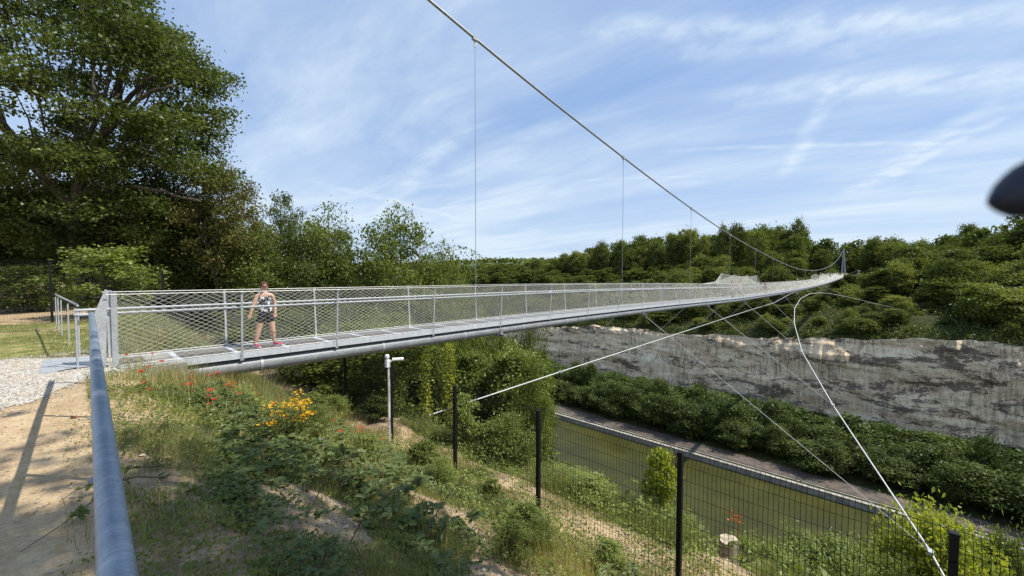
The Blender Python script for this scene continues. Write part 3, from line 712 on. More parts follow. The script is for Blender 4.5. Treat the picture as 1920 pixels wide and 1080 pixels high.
def tree_mesh(seed, H=10, R=3.5, z0=.3, nl=16, lr=.42, ncl=14, nleaf=60, leaf=.16, sig=.28, tr=.16, flat=.75, lean=(0, 0), up=.55, stems=1, inner=.5, spread=1.0):
    rs = np.random.RandomState(seed); cr = MB(); tk = MB()
    zc = H*(z0+1)/2; rz = H*(1-z0)/2
    lobes = []
    for i in range(nl):
        t = (i+.5)/nl; zz = 1-2*t; ph = i*2.39996+rs.rand()*.9; rr = math.sqrt(max(0, 1-zz*zz))
        q = rs.uniform(.48, .80); prof = 1.0 if zz < .2 else 1-.25*(zz-.2)
        lobes.append([R*rr*q*cos(ph)*prof*spread+lean[0]*(zz+1)*R*.5, R*rr*q*sin(ph)*prof*spread+lean[1]*(zz+1)*R*.5, zc+rz*zz*rs.uniform(.62, .84)])
    for i in range(max(2, nl//5)): lobes.append([rs.normal()*R*.2, rs.normal()*R*.2, zc+rz*rs.uniform(-.5, .5)])
    lobes = np.array(lobes)
    base = [np.array([rs.normal()*.25*(stems > 1), rs.normal()*.25*(stems > 1), 0.0]) for _ in range(stems)]
    tops = [np.array([lean[0]*R+rs.normal()*R*.25*(stems > 1), lean[1]*R+rs.normal()*R*.25*(stems > 1), H*.86]) for _ in range(stems)]
    tpaths = []
    for b, tp in zip(base, tops):
        n = 12; t = np.linspace(0, 1, n)[:, None]; p = b+(tp-b)*t+np.concatenate([np.cumsum(rs.normal(size=(n, 2))*R*.03, 0), np.zeros((n, 1))], 1)*t
        rad = tr*(1-.85*t[:, 0])/(1 if stems == 1 else 1.5); rad[0] *= 1.35; tk.tube(p, rad, 9); tpaths.append(p)
    for L in lobes:
        p = tpaths[rs.randint(len(tpaths))]; k = np.argmin(abs(p[:, 2]-(L[2]-abs(np.linalg.norm(L[:2]-p[5, :2]))*.7-.1*H*0))); k = max(3, min(k, 10)); a = p[k]
        n = 6; t = np.linspace(0, 1, n)[:, None]; m = a+(L-a)*t; m[:, 2] += np.sin(t[:, 0]*pi)*np.linalg.norm(L-a)*.06; m[1:-1] += rs.normal(size=(n-2, 3))*R*.03
        r0 = tr*.42*(1-.55*k/12); tk.tube(m, np.linspace(r0, r0*.25, n), 6)
        rl = R*lr*rs.uniform(.75, 1.2)
        d = unit(rs.normal(size=(ncl, 3))); rad = rl*(rs.rand(ncl)**(.33))[:, None]; cc = L+d*rad*np.array([1, 1, flat])
        sub = cc[:5]; 
        for q in sub: tk.tube([L, (L+q)/2+rs.normal(size=3)*.05*R, q], [r0*.3, r0*.18, r0*.08], 4, False)
        k = nleaf*ncl; o = rs.normal(size=(ncl, nleaf, 3))*np.array([1, 1, .55])*sig*R*.35*rs.uniform(.5, 1.4, (ncl, 1, 1))
        leaf_quads(cr, (cc[:, None]+o).reshape(-1, 3), leaf, rs, up)
    return cr, tk
def proto_tree(name, mat, bark=None, **kw):
    cr, tk = tree_mesh(**kw); a = cr.mesh(name+'_crown'); a.materials.append(mat); b = tk.mesh(name+'_trunk', True); b.materials.append(bark or M['bark'])
    return a, b, kw.get('H', 10), kw.get('R', 3.5)
def put_tree(pr_, x, y, z, H, R, rz, name, label, cat='tree', group=None, parts=('crown', 'trunk'), mat=None):
    o = empty(name, (x, y, z), label, cat, group, rz); sx, sz = R/pr_[3], H/pr_[2]; o.scale = (sx, sx, sz)
    for nm, me in zip(parts, pr_[:2]):
        c = bpy.data.objects.new(nm, me); COL.objects.link(c); c.parent = o
        if mat is not None and nm == parts[0]:
            c.material_slots[0].link = 'OBJECT'; c.material_slots[0].material = mat
    return o
def W(px, Zd):
    Xc = (px-960)/FPX*Zd; return Xc*C_-Zd*S_, Xc*S_+Zd*C_
rnd = random.Random(7)

P_big1 = proto_tree('round_tree', M['leafdark'], seed=3, H=12, R=4.5, z0=.12, nl=26, lr=.36, ncl=20, nleaf=50, leaf=.17, sig=.30, tr=.22)
P_big2 = proto_tree('tall_tree', M['leafmid'], seed=8, H=12, R=3.6, z0=.10, nl=26, lr=.36, ncl=18, nleaf=48, leaf=.17, sig=.32, tr=.18)
P_airy = proto_tree('airy_tree', M['leaflight'], seed=21, H=12, R=4.0, z0=.34, nl=22, lr=.27, ncl=13, nleaf=44, leaf=.17, sig=.24, tr=.13, stems=2, up=.9)
P_airy2 = proto_tree('open_tree', M['leafdark'], seed=27, H=12, R=4.0, z0=.25, nl=20, lr=.25, ncl=12, nleaf=38, leaf=.17, sig=.22, tr=.12, stems=2)
P_maple = proto_tree('maple', M['leaflight'], seed=31, H=12, R=4.5, z0=.08, nl=30, lr=.32, ncl=18, nleaf=46, leaf=.19, sig=.30, tr=.17, flat=.5, up=1.0)
P_maple2 = proto_tree('tall_maple', M['leaflight'], seed=33, H=20, R=4.6, z0=.30, nl=42, lr=.25, ncl=15, nleaf=44, leaf=.26, sig=.24, tr=.24, flat=.6, up=.9)
P_shrub = proto_tree('leafy_shrub', M['leafmid'], seed=41, H=3, R=1.4, z0=.02, nl=20, lr=.36, ncl=14, nleaf=34, leaf=.085, sig=.34, tr=.03, stems=4, up=.8)
P_shrub2 = proto_tree('upright_shrub', M['leaflight'], seed=44, H=3.2, R=.8, z0=.05, nl=18, lr=.36, ncl=12, nleaf=30, leaf=.085, sig=.40, tr=.025, stems=3, up=.8)
P_young = proto_tree('young_tree', M['leaflight'], seed=35, H=4, R=2.1, z0=.04, nl=26, lr=.24, ncl=12, nleaf=16, leaf=.15, sig=.26, tr=.04, flat=.4, stems=3, up=1.3)
P_sapl = proto_tree('sapling', M['leaflight'], seed=48, H=3, R=.9, z0=.15, nl=18, lr=.25, ncl=10, nleaf=22, leaf=.12, sig=.35, tr=.018, stems=2, up=.7)
P_feather = proto_tree('feathery_tree', M['leafyellow'], seed=52, H=8, R=3.4, z0=.15, nl=30, lr=.30, ncl=18, nleaf=46, leaf=.17, sig=.30, tr=.09, flat=.4, up=1.4)
P_far = [proto_tree('far_tree', M['leaffar'], seed=60+i, H=14, R=4.6, z0=.03, nl=24, lr=.30, ncl=12, nleaf=22, leaf=.50, sig=.46, tr=.25, flat=.8) for i in range(4)]
P_val = [proto_tree('valley_tree', M['leafvalley'], seed=70+i, H=10, R=4.2, z0=.0, nl=18, lr=.38, ncl=15, nleaf=28, leaf=.36, sig=.42, tr=.2, flat=.6, up=.9) for i in range(3)]
P_fsh = [proto_tree('far_shrub', M['leaffar'], seed=80+i, H=4, R=3.0, z0=.0, nl=14, lr=.30, ncl=10, nleaf=18, leaf=.34, sig=.5, tr=.1, flat=.6, stems=3, up=.9) for i in range(2)]

# ------------------------------------------------------------------ the big tree on the left
bx, by = W(140, 20.5); bz = Z(bx, by)
bt = empty('broadleaf_tree', (bx, by, bz), 'huge dark broadleaf tree with forking limbs filling the upper left corner', 'tree')
rs = np.random.RandomState(5); cr = MB(); tk = MB()
R_ = np.array([C_, S_, 0]); U_ = np.array([0, 0, 1.0]); F_ = np.array([-S_, C_, 0])
def L3(a, b, c): return a*R_+c*F_+b*U_       # right, up, away
limbs = [  # path in metres (right, up, away), start radius
    ([(0, 0, 0), (.05, 1.8, 0), (-.1, 3.4, .1), (.1, 4.9, .2)], .40),
    ([(.1, 4.9, .2), (.0, 6.2, .2), (.7, 7.6, .5), (1.5, 9.2, .3), (2.1, 11, .6), (2.3, 13.2, .9), (2.0, 15.5, .8)], .25),
    ([(.1, 4.9, .2), (-1.0, 6.6, -.4), (-2.0, 8.6, -1.0), (-2.7, 10.8, -1.1), (-3.0, 13, -1.6), (-3.2, 15.5, -1.8)], .25),
    ([(.0, 3.6, .1), (-2.0, 5.0, .8), (-4.2, 6.2, 1.2), (-6.0, 8.0, 1.6)], .17),
    ([(.7, 7.6, .5), (2.2, 8.3, -.6), (3.9, 9.3, -1.2), (5.4, 10.2, -1.4), (6.6, 10.4, -1.6)], .15),
    ([(.05, 5.6, .2), (1.6, 5.8, -.3), (3.6, 6.0, -.6), (5.8, 5.6, -.8), (7.2, 5.2, -.8)], .13),
    ([(1.5, 9.2, .3), (3.0, 11.2, .6), (4.3, 12.6, 1.0), (5.2, 13.8, 1.2)], .13),
    ([(-.1, 7, .2), (.2, 9.5, 1.0), (.0, 12, 1.4), (-.4, 15, 1.6)], .15),
    ([(-2.0, 8.6, -1.0), (-.8, 10.4, -2.4), (.2, 12.2, -3.0), (.4, 13.8, -3.4)], .12),
    ([(-2.0, 8.6, -1.0), (-4.2, 9.8, -1.2), (-6.2, 11.2, -1.2), (-7.6, 12.6, -1.4)], .13)]
for p, r0 in limbs:
    p = [L3(*q) for q in p]; n = len(p)*3; tq = np.linspace(0, len(p)-1, n); P3 = np.array([[np.interp(t, range(len(p)), [q[k] for q in p]) for k in range(3)] for t in tq])
    P3[1:-1] += rs.normal(size=(n-2, 3))*.05; tk.tube(P3, np.linspace(r0, r0*.35, n), 9)
lob = []
for i in range(200):
    for _ in range(80):
        a, b, c = rs.uniform(-9.5, 7.2), rs.uniform(2.6, 19.5), rs.uniform(-5, 5)
        e = ((a+1.2)/8.6)**2+((b-10.8)/8.6)**2+(c/5.4)**2
        if not (.30 < e < 1.02): continue
        if a > 3.0 and b > 13.2-(a-3.0)*.8+2.2: continue
        if a > 4.5 and b < 3.5: continue
        if lob and min((a-q[0])**2+(b-q[1])**2+(c-q[2])**2 for q in lob) < .85: continue
        lob.append((a, b, c)); break
for a, b, c in lob:
    L = L3(a, b, c); st0 = L*.72+L3(0, .8, 0) if b > 5 else L*.7+L3(0, 1.2, 0)
    tk.tube([st0, (st0+L)/2+rs.normal(size=3)*.15, L], [.045, .03, .015], 5, False)
    ncl = 17; cc = L+unit(rs.normal(size=(ncl, 3)))*(1.25*rs.rand(ncl, 1)**.4)*np.array([1, 1, .6])
    o = rs.normal(size=(ncl, 50, 3))*np.array([1, 1, .5])*.33*rs.uniform(.6, 1.3, (ncl, 1, 1)); leaf_quads(cr, (cc[:, None]+o).reshape(-1, 3), .165, rs, .5)
link('crown', cr.mesh('crown'), M['leafdark'], bt); link('trunk', tk.mesh('trunk', True), M['bark'], bt)

# ------------------------------------------------------------------ nearer trees, placed one by one: px column, depth, top height, crown width (m)
TREES = [
 (205, 15.5, 3.1, 4.0, P_young, None, 'pale green young maple in front of the dark wood, left of the bridge gate'),
 (55, 17.5, 2.2, 3.6, P_shrub, 'leafdark', 'low dark bush behind the mesh fence at the far left edge'),
 (300, 24, 7.5, 7.0, P_big1, None, 'dark bushy tree below the right side of the huge tree'),
 (375, 25, 6.3, 5.5, P_big2, 'leafdark', 'dark tree with a slim grey trunk beside the russet-topped tree'),
 (436, 23, 8.3, 5.4, P_airy, 'leafbrown', 'thin tree with a russet brown crown right of the huge tree'),
 (470, 23.5, 5.3, 4.8, P_big2, None, 'mid green tree just behind the walking woman'),
 (528, 27, 7.6, 4.4, P_airy2, None, 'small dark open-topped tree right of the russet one'),
 (560, 26, 5.2, 5.6, P_big1, None, 'dense dark tree behind the first railing bays'),
 (600, 28, 6.6, 6.4, P_big2, None, 'tall leafy tree between the dark tree and the airy one'),
 (650, 30, 5.6, 5.6, P_airy2, 'leafmid', 'thin tree with sparse twigs left of the airy ash'),
 (735, 30, 7.4, 8.4, P_airy, 'leafmid', 'airy ash tree with a domed crown standing against the sky'),
 (826, 33, 5.1, 5.4, P_airy, 'leafmid', 'small airy tree right beside the domed ash'),
 (690, 33, 2.2, 5.0, P_big2, None, 'low leafy tree behind the railing under the ash'),
 (785, 36, 2.0, 5.4, P_big1, 'leafmid', 'rounded tree behind the railing right of the ash stems'),
 (962, 35, -3.2, 8.6, P_maple2, None, 'bright maple under the bridge at the edge of the cliff view'),
 (868, 36, -3.8, 7.6, P_maple2, 'leafmid', 'bushy tree under the bridge left of the bright maple'),
 (785, 34, -3.6, 6.4, P_maple2, 'leafdark', 'shaded tree hung with creepers under the bridge'),
 (700, 19, -1.6, 3.8, P_big2, 'leafmid', 'leafy tree behind the camera pole under the bridge'),
 (620, 17.5, -1.6, 3.2, P_big2, None, 'young tree seen between two fence posts under the bridge'),
 (1000, 31, -3.6, 4.0, P_maple, 'leafmid', 'round tree low down behind the bright maple'),
 (905, 44, -1.6, 6, P_big1, 'leafmid', 'leafy crown behind the net, first left of the far quarry view'),
 (940, 46, -2.0, 6, P_big2, None, 'leafy crown behind the net, second left of the far quarry view'),
 (980, 50, -2.4, 6, P_big1, None, 'dark crown behind the net right above the bright maple'),
 (860, 40, -.6, 6, P_big2, 'leafmid', 'mid green crown behind the net under the first long hanger'),
 (1012, 52, -4.0, 5, P_big2, 'leafmid', 'small crown below the deck at the left end of the cliff'),
 (545, 17, -1.2, 3.0, P_big1, None, 'dark tree right under the near end of the bridge')]
for px, Zd, top, wd, pr_, mt, lab in TREES:
    x, y = W(px, Zd); z = Z(x, y)-.1
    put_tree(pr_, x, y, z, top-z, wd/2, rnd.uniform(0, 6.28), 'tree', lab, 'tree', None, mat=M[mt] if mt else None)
# dark wood at the back of the lawn
for i, px in enumerate(range(425, 880, 30)):
    Zd = 44+rnd.uniform(-4, 5); x, y = W(px+rnd.uniform(-8, 8), Zd); z = Z(x, y)-.2; top = 1.7+(rnd.uniform(20, 52)-max(0, px-760)*.2)/750*Zd
    put_tree((P_big1, P_big2)[i % 2], x, y, z, top-z, rnd.uniform(2.6, 3.6), rnd.uniform(0, 6), 'tree', 'tree in the green row behind the railing and the nearer single trees', 'tree', 'row of trees behind the railing')
k = 0
for px in range(-130, 430, 58):
    for Zd in (25+rnd.uniform(-1, 1), 31+rnd.uniform(-1, 2)):
        x, y = W(px+rnd.uniform(-15, 15), Zd); z = Z(x, y)
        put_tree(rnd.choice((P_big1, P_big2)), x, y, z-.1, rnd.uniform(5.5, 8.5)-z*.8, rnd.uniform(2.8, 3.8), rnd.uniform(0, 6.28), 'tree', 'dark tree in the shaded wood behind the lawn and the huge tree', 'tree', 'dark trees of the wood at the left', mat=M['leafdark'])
# wooded near slope behind and beyond the bridge
for x in np.arange(-76, -13, 6.0):
    for y in np.arange(9, 46, 7):
        xx_, yy_ = x+rnd.uniform(-1.8, 1.8), y+rnd.uniform(-2, 2)
        if xx_ > -.80*yy_-6: continue
        z = Z(xx_, yy_); H = rnd.uniform(7, 11)
        cz_ = -xx_*S_+yy_*C_; cp_ = 960+FPX*(xx_*C_+yy_*S_)/cz_
        if cp_ > 720 and cz_ < 40: H = min(H, -12.5-z if cz_ > 25 else -9-z)
        Zc = -xx_*S_+yy_*C_; lim = 1.7-.012*Zc*0-1.2
        H = min(H, lim-z) if Zc < 60 else min(H, 2.5-z)
        if H < 3: continue
        put_tree(rnd.choice((P_big1, P_big2, P_big2)), xx_, yy_, z-.3, H, rnd.uniform(2.6, 3.8), rnd.uniform(0, 6.28), 'tree', 'green tree on the wooded near slope seen through and below the bridge', 'tree', 'trees on the wooded near slope')
# shrubs behind the mesh fence
SHR = [
 (868, 10.8, -1.5, .95, P_shrub2, None, 'tall narrow light green shrub behind the mesh fence under the rope'),
 (948, 10.6, -2.0, 1.9, P_shrub, 'leafmid', 'big round shrub behind the mesh fence in the middle of the frame'),
 (900, 10.0, -2.9, 1.6, P_shrub, 'leafdark', 'dark spreading shrub at the foot of the narrow light one'),
 (700, 12.2, -2.0, 1.1, P_shrub2, 'leafdark', 'dark grey-green upright bush left of the camera pole'),
 (765, 11.6, -3.0, 1.6, P_shrub, 'leaflight', 'low bright shrub between the camera pole and the next fence post'),
 (660, 13.6, -2.2, 1.8, P_shrub, 'leafmid', 'leafy shrub behind the fence post left of the camera pole'),
 (590, 17.0, -2.6, 1.9, P_shrub, 'leaflight', 'light green shrub behind the fence below the bridge start'),
 (1060, 9.4, -3.0, 1.7, P_shrub, 'leaflight', 'low pale shrub right of the third fence post'),
 (1105, 8.6, -2.7, 1.1, P_shrub2, 'leaflight', 'small upright shrub in the grass behind the fence'),
 (1242, 8.4, -1.85, .85, P_sapl, 'leafyellow', 'slender pale sapling standing against the green water'),
 (1262, 7.8, -3.1, 1.3, P_shrub, 'leaflight', 'bright bush at the fence post in front of the water'),
 (1180, 8.2, -3.5, 1.6, P_shrub, 'leafmid', 'low bush left of the bright bush behind the fence'),
 (1450, 8.6, -4.1, 1.9, P_shrub, 'leaflight', 'sunlit shrub right of the tree stump'),
 (1565, 9.4, -4.5, 2.8, P_feather, 'leaflight', 'feathery light shrub low behind the fence'),
 (1775, 20, -9.0, 7.2, P_feather, None, 'yellow-green treetop with sloping crown at the lower right'),
 (1650, 17.5, -10.0, 4.2, P_feather, 'leaflight', 'feathery tree in front of the yellow-green treetop'),
 (1905, 20, -9.9, 3.2, P_feather, 'leaflight', 'small bright treetop at the right edge above the towpath'),
 (1900, 17, -10.6, 4.6, P_feather, None, 'yellow-green tree crown in the lower right corner')]
for px, Zd, top, wd, pr_, mt, lab in [(820, 10.8, -2.9, 1.3, P_shrub, 'leafmid', ''), (985, 10.6, -3.3, 1.3, P_shrub, 'leaflight', ''), (1020, 9.0, -3.1, 1.1, P_shrub, 'leaflight', ''), (1080, 8.0, -3.2, 1.1, P_shrub, 'leafmid', ''),
        (1140, 8.4, -3.1, 1.3, P_shrub, 'leaflight', ''), (1215, 7.9, -3.0, 1.2, P_shrub, 'leafmid', ''), (1500, 7.6, -3.9, 1.3, P_shrub, 'leafmid', ''), (1610, 8.2, -4.2, 1.6, P_shrub, 'leaflight', ''), (1690, 8.6, -4.4, 1.8, P_shrub, 'leafmid', ''), (930, 9.2, -3.3, 1.5, P_shrub, 'leaflight', ''), (1048, 7.9, -3.1, .9, P_shrub2, 'leaflight', ''), (1100, 7.3, -3.15, .9, P_shrub, 'leaflight', ''), (1165, 7.2, -3.1, 1.0, P_shrub2, 'leafmid', ''), (1225, 6.9, -3.15, .9, P_shrub, 'leaflight', ''), (1300, 6.9, -3.3, 1.0, P_shrub, 'leafmid', ''), (960, 7.9, -3.0, .8, P_shrub2, 'leaflight', ''), (885, 8.7, -2.7, 1.0, P_shrub, 'leafmid', ''), (1040, 11.5, -4.2, 1.8, P_shrub, 'leafmid', '')]:
    x, y = W(px, Zd); z = Z(x, y)-.05
    put_tree(pr_, x, y, z, top-z, wd/2, rnd.uniform(0, 6.28), 'shrub', 'leafy green shrub in the rough growth just behind the mesh fence', 'shrub', 'shrubs in the growth behind the mesh fence', mat=M[mt])
for px, Zd, top, wd, pr_, mt, lab in SHR:
    x, y = W(px, Zd); z = Z(x, y)-.05
    put_tree(pr_, x, y, z, top-z, wd/2, rnd.uniform(0, 6.28), 'shrub' if wd < 2.2 else 'small_tree', lab, 'shrub' if wd < 2.2 else 'tree', None, mat=M[mt] if mt else None)
# creepers on the shaded stems under the bridge
for j, (px, Zd, zt_, zb_) in enumerate(((716, 16, -.2, -6.0), (795, 19, -1.4, -8), (842, 21, -2.0, -8.5))):
    x, y = W(px, Zd); rs = np.random.RandomState(90+j); n = 1500; t = rs.rand(n)
    c = np.stack([x+rs.normal(size=n)*.16+.5*np.sin(t*3+j)*(1-t)*(j == 1), y+rs.normal(size=n)*.16, zb_+(zt_-zb_)*t], -1)
    o = empty('creeper_stem', (x, y, zb_), ['bright creeper column hanging just left of the camera pole top', 'slanting creeper-clad stem between camera pole and fence post', 'thin creeper-clad trunk beside the bright maple'][j], 'creeper')
    g = MB(); leaf_quads(g, c, .13, rs, .5); cpart(g, 'foliage', M['leafyellow'], o)
    g = MB(); g.tube([(x, y, zb_-2), (x, y, (zb_+zt_)/2), (x, y, zt_-.2)], [.08, .05, .03], 6); cpart(g, 'stem', M['bark'], o)

# ------------------------------------------------------------------ valley and far trees
P_lite = [tree_mesh(seed=160+i, H=14, R=4.6, z0=.0, nl=12, lr=.42, ncl=11, nleaf=13, leaf=.95, sig=.5, tr=.25, flat=.8)[0] for i in range(3)]
P_lite = [np.concatenate(c.v) for c in P_lite]
def forest(name, spots, mat, seed):
    rs = np.random.RandomState(seed); g = MB()
    for x, y, H, R in spots:
        v = P_lite[rs.randint(3)]; a = rs.rand()*6.28; q = v*np.array([R/4.6, R/4.6, H/14]); q = np.stack([q[:, 0]*cos(a)-q[:, 1]*sin(a)+x, q[:, 0]*sin(a)+q[:, 1]*cos(a)+y, q[:, 2]+Z(x, y)-.3], -1)
        g.add(q, np.arange(len(q)).reshape(-1, 4))
    build(g, name, mat, None, kind='stuff')
k = 0; back = []
for y, st_, hh in ((127.5, 6.0, 9.5), (134.5, 6.8, 11.5), (143, 6.6, 9.5), (151, 7.4, 6.5), (158, 8, 4.5)):
    for x in np.arange(-150, 44, st_):
        xx_, yy_ = x+rnd.uniform(-1.6, 1.6), y+rnd.uniform(-1.8, 1.8)
        if y > 140 or x < -112: back.append((xx_, yy_, hh*rnd.uniform(.75, 1.25), rnd.uniform(3.4, 4.9))); continue
        z = Z(xx_, yy_)
        put_tree(P_val[k % 3], xx_, yy_, z-.2, hh*rnd.uniform(.65, 1.4), rnd.uniform(3.6, 6.0), rnd.uniform(0, 6.28), 'tree', 'dark green tree in the dense belt between the towpath and the cliff', 'tree', 'tree belt between towpath and cliff'); k += 1
forest('valley_wood', back, M['leafvalley'], 1)
backs = []
for y in (238, 246, 256, 266, 278):
    for x in np.arange(-760, 100, 8.6):
        xx_, yy_ = x+rnd.uniform(-3, 3), y+rnd.uniform(-3, 3)
        if abs(xx_+11) < 6 and yy_ < 262: continue
        k1 = min(1, max(0, (xx_+230)/120)); H = (9.0+k1*12.5)*rnd.uniform(.72, 1.2)
        if -24 < xx_ < 22: H *= .82
        elif -170 < xx_ < -30: H *= 1.22
        if y in (238, 256) and xx_ > -290 or xx_ > 0 and y == 266:
            put_tree(rnd.choice(P_far), xx_, yy_, Z(xx_, yy_)-.4, H, rnd.uniform(3.9, 6.4), rnd.uniform(0, 6.28), 'tree', 'deciduous tree in the wood along the far rim of the quarry', 'tree', 'trees along the far rim', mat=M['leaffar2'] if rnd.random() < .38 else None)
        else: backs.append((xx_, yy_, H*.96, rnd.uniform(4.2, 6.4)))
forest('rim_wood', backs, M['leaffar'], 2)
slope = []
for i in range(330):
    x = rnd.uniform(-330, -66); y = rnd.uniform(178, 234); slope.append((x, y, rnd.uniform(5, 10), rnd.uniform(3.6, 5.6)))
forest('slope_wood', slope, M['leaffar'], 3)
for i in range(74):       # trees on the far slope, denser to the right
    x = rnd.uniform(3, 50) if i < 50 else rnd.uniform(-75, -20); y = rnd.uniform(182, 234)
    if 10 < x < 15.5 and y < 222: continue
    if x < 14 and y < 205 and i < 50: continue
    z = Z(x, y); put_tree(rnd.choice(P_far), x, y, z-.3, rnd.uniform(8, 17), rnd.uniform(4.2, 7.5), rnd.uniform(0, 6.28), 'tree', 'tree growing on the steep slope above the cliff', 'tree', 'trees on the slope above the cliff', mat=M['leaffar2'] if rnd.random() < .3 else None)
for i in range(190):
    x = rnd.uniform(-150, 46); y = rnd.uniform(175, 233); z = Z(x, y); q = rnd.random()**2
    put_tree(rnd.choice(P_fsh+P_far[:2]), x, y, z-.3, 1.6+5*q, 1.3+2.6*q*rnd.uniform(.6, 1.2), rnd.uniform(0, 6.28), 'bush', 'bush among others covering the slope above the cliff', 'bush', 'bushes on the slope above the cliff', ('foliage', 'stem'), mat=M['leaffar2'] if rnd.random() < .3 else None)
for i in range(110):
    x = rnd.uniform(-75, 12); y = rnd.uniform(174, 231); z = Z(x, y); q = rnd.random()
    if -16 < x < -9 and 186 < y < 204: continue
    put_tree(rnd.choice(P_fsh+P_far), x, y, z-.3, 2.2+4.5*q, 2.0+2.4*q, rnd.uniform(0, 6.28), 'bush', 'bush among others covering the slope above the cliff', 'bush', 'bushes on the slope above the cliff', ('foliage', 'stem'), mat=M['leaffar2'] if rnd.random() < .25 else None)
# low growth on the far slope and the wood beyond
rs = np.random.RandomState(77)
def cover(name, n, fx, fy, size, mat, hgt, seed, cond=None, up=1.0):
    rs = np.random.RandomState(seed); x = rs.uniform(*fx, n); y = rs.uniform(*fy, n)
    if cond is not None: k = cond(x, y, rs); x, y = x[k], y[k]
    if fy[0] < 6: k = notbare(x, y) | (rs.rand(len(x)) < .12); x, y = x[k], y[k]
    h = hgt*rs.rand(len(x))*(.3+1.4*vnoise(x*.6/hgt, y*.6/hgt, seed)); g = MB()
    leaf_quads(g, np.stack([x, y, zt(x, y)+h+.02], -1), size, rs, up); return build(g, name, mat, None, kind='stuff')
bare = lambda x, y, rs: (fbm(x*.06, y*.06, 3, 14) > -.14) & ~((x > 8) & (x < 15) & (y > 180) & (y < 228))
cover('slope_growth', 42000, (-170, 48), (173.5, 236), .6, M['leaffar'], 1.6, 1, bare)
cover('slope_growth', 26000, (-170, 48), (173.5, 236), .5, M['leaffar2'], 2.6, 41, lambda x, y, r: fbm(x*.09, y*.09, 3, 61) > .05)
cover('slope_growth', 9000, (-170, 48), (173.5, 236), .5, M['leafbrown'], 1.4, 42, lambda x, y, r: fbm(x*.08, y*.08, 3, 63) > .08)
x = rs.uniform(-170, 48, 15000); y = 169.6+rim_off(x)+rs.rand(15000)**1.4*8; k = fbm(x*.12, x*0, 3, 5) > -.22; x, y = x[k], y[k]
g = MB(); leaf_quads(g, np.stack([x, y, zt(x, y+1.5)+rs.rand(len(x))*2.2-1.5], -1), .62, rs, .8); build(g, 'rim_growth', M['leaffar'], None, kind='stuff')
x = rs.uniform(-1100, 500, 26000); y = 285+rs.rand(26000)**2*700
h = 9*fbm(x*.02, y*.02, 3, 3)+7+rs.rand(26000)*4+26*np.exp(-((x+468)/26)**2-((y-400)/60)**2)
g = MB(); leaf_quads(g, np.stack([x, y, zt(x, y)+h], -1), 4.2, rs, .8); build(g, 'distant_wood', M['leaffar'], None, kind='stuff')

# overhead tree out of frame to the right whose crown shades the foreground
cr, tk = tree_mesh(99, H=15.5, R=5.4, z0=.50, nl=26, lr=.36, ncl=16, nleaf=30, leaf=.26, sig=.34, tr=.3)
sh = empty('broadleaf_tree', (4.7, 3.3, Z(4.7, 3.3)-.1), 'tall leafy tree beside the viewer shading the near bank', 'tree')
link('crown', cr.mesh('crown'), M['leafdark'], sh); link('trunk', tk.mesh('trunk', True), M['bark'], sh)

# ------------------------------------------------------------------ near ground cover
def blades(name, n, fx, fy, h, w_, mat, seed, dens=None, lean=.5, zoff=0):
    rs = np.random.RandomState(seed); x = rs.uniform(*fx, n); y = rs.uniform(*fy, n)
    if dens is not None: k = rs.rand(n) < dens(x, y); x, y = x[k], y[k]
    if fy[0] < 6: k = notbare(x, y) | (rs.rand(len(x)) < .12); x, y = x[k], y[k]
    n = len(x); z = zt(x, y)+zoff; hh = h*(.45+.9*rs.rand(n))*(.5+vnoise(x*1.3, y*1.3, seed)); a = rs.rand(n)*6.28; ln = lean*rs.rand(n)*hh
    b = rs.rand(n)*6.28; wx, wy = np.cos(b)*w_/2, np.sin(b)*w_/2; dx, dy = np.cos(a)*ln, np.sin(a)*ln
    v = np.stack([np.stack([x-wx, y-wy, z], -1), np.stack([x+wx, y+wy, z], -1), np.stack([x+wx*.6+dx*.35, y+wy*.6+dy*.35, z+hh*.6], -1), np.stack([x+dx, y+dy, z+hh], -1), np.stack([x-wx*.6+dx*.35, y-wy*.6+dy*.35, z+hh*.6], -1)], 1)
    f = np.arange(n)[:, None]*5; g = MB(); g.add(v.reshape(-1, 3), f+np.array([[0, 1, 2, 4]])); g.f.append(f+np.array([[4, 2, 3]])); 
    return build(g, name, mat, None, kind='stuff')
def patch(x, y, sc, th, seed): return np.clip((fbm(x*sc, y*sc, 4, seed)+.5-th)*6, 0, 1)
on_deck = lambda x, y: (x < XN+.1) & (x > XF-.1) & (y < 2.2)
def d_meadow(x, y):   # flowery grass beside the bridge start
    d = sstep(y, .35, 1.1)*(1-sstep(y, 3.2, 4.6))*sstep(-x, 6.3, 8.6)*(.25+.75*patch(x, y, .9, .36, 5)); return np.where(on_deck(x, y), 0, d)
blades('meadow_grass', 60000, (-22, -6), (.2, 6), .34, .008, M['grass'], 1, d_meadow)
blades('dry_grass', 22000, (-20, -5.5), (.25, 5.5), .42, .006, M['drygrass'], 2, lambda x, y: d_meadow(x, y)*.8)
blades('lawn_grass', 70000, (-21, -11.5), (-6, 1.6), .05, .008, M['grass'], 3, lambda x, y: patch(x, y, .7, .40, 8)*np.where(on_deck(x, y) | (x > -12.6-.2*y), 0, 1)*.9)
blades('tall_grass', 40000, (-24, -12.3), (.4, 4.2), .42, .009, M['grass'], 4, lambda x, y: .9*patch(x, y, .8, .32, 9))
blades('bank_grass', 42000, (-8, 1.2), (.15, 5.4), .06, .005, M['grass'], 6, lambda x, y: patch(x, y, 1.1, .47, 12))
blades('bank_grass', 90000, (-14, 3), (6.7, 11), .42, .008, M['grass'], 7, lambda x, y: patch(x, y, .7, .42, 15)*.9*~((abs(x+1.75) < .45) & (y < 8.6)))
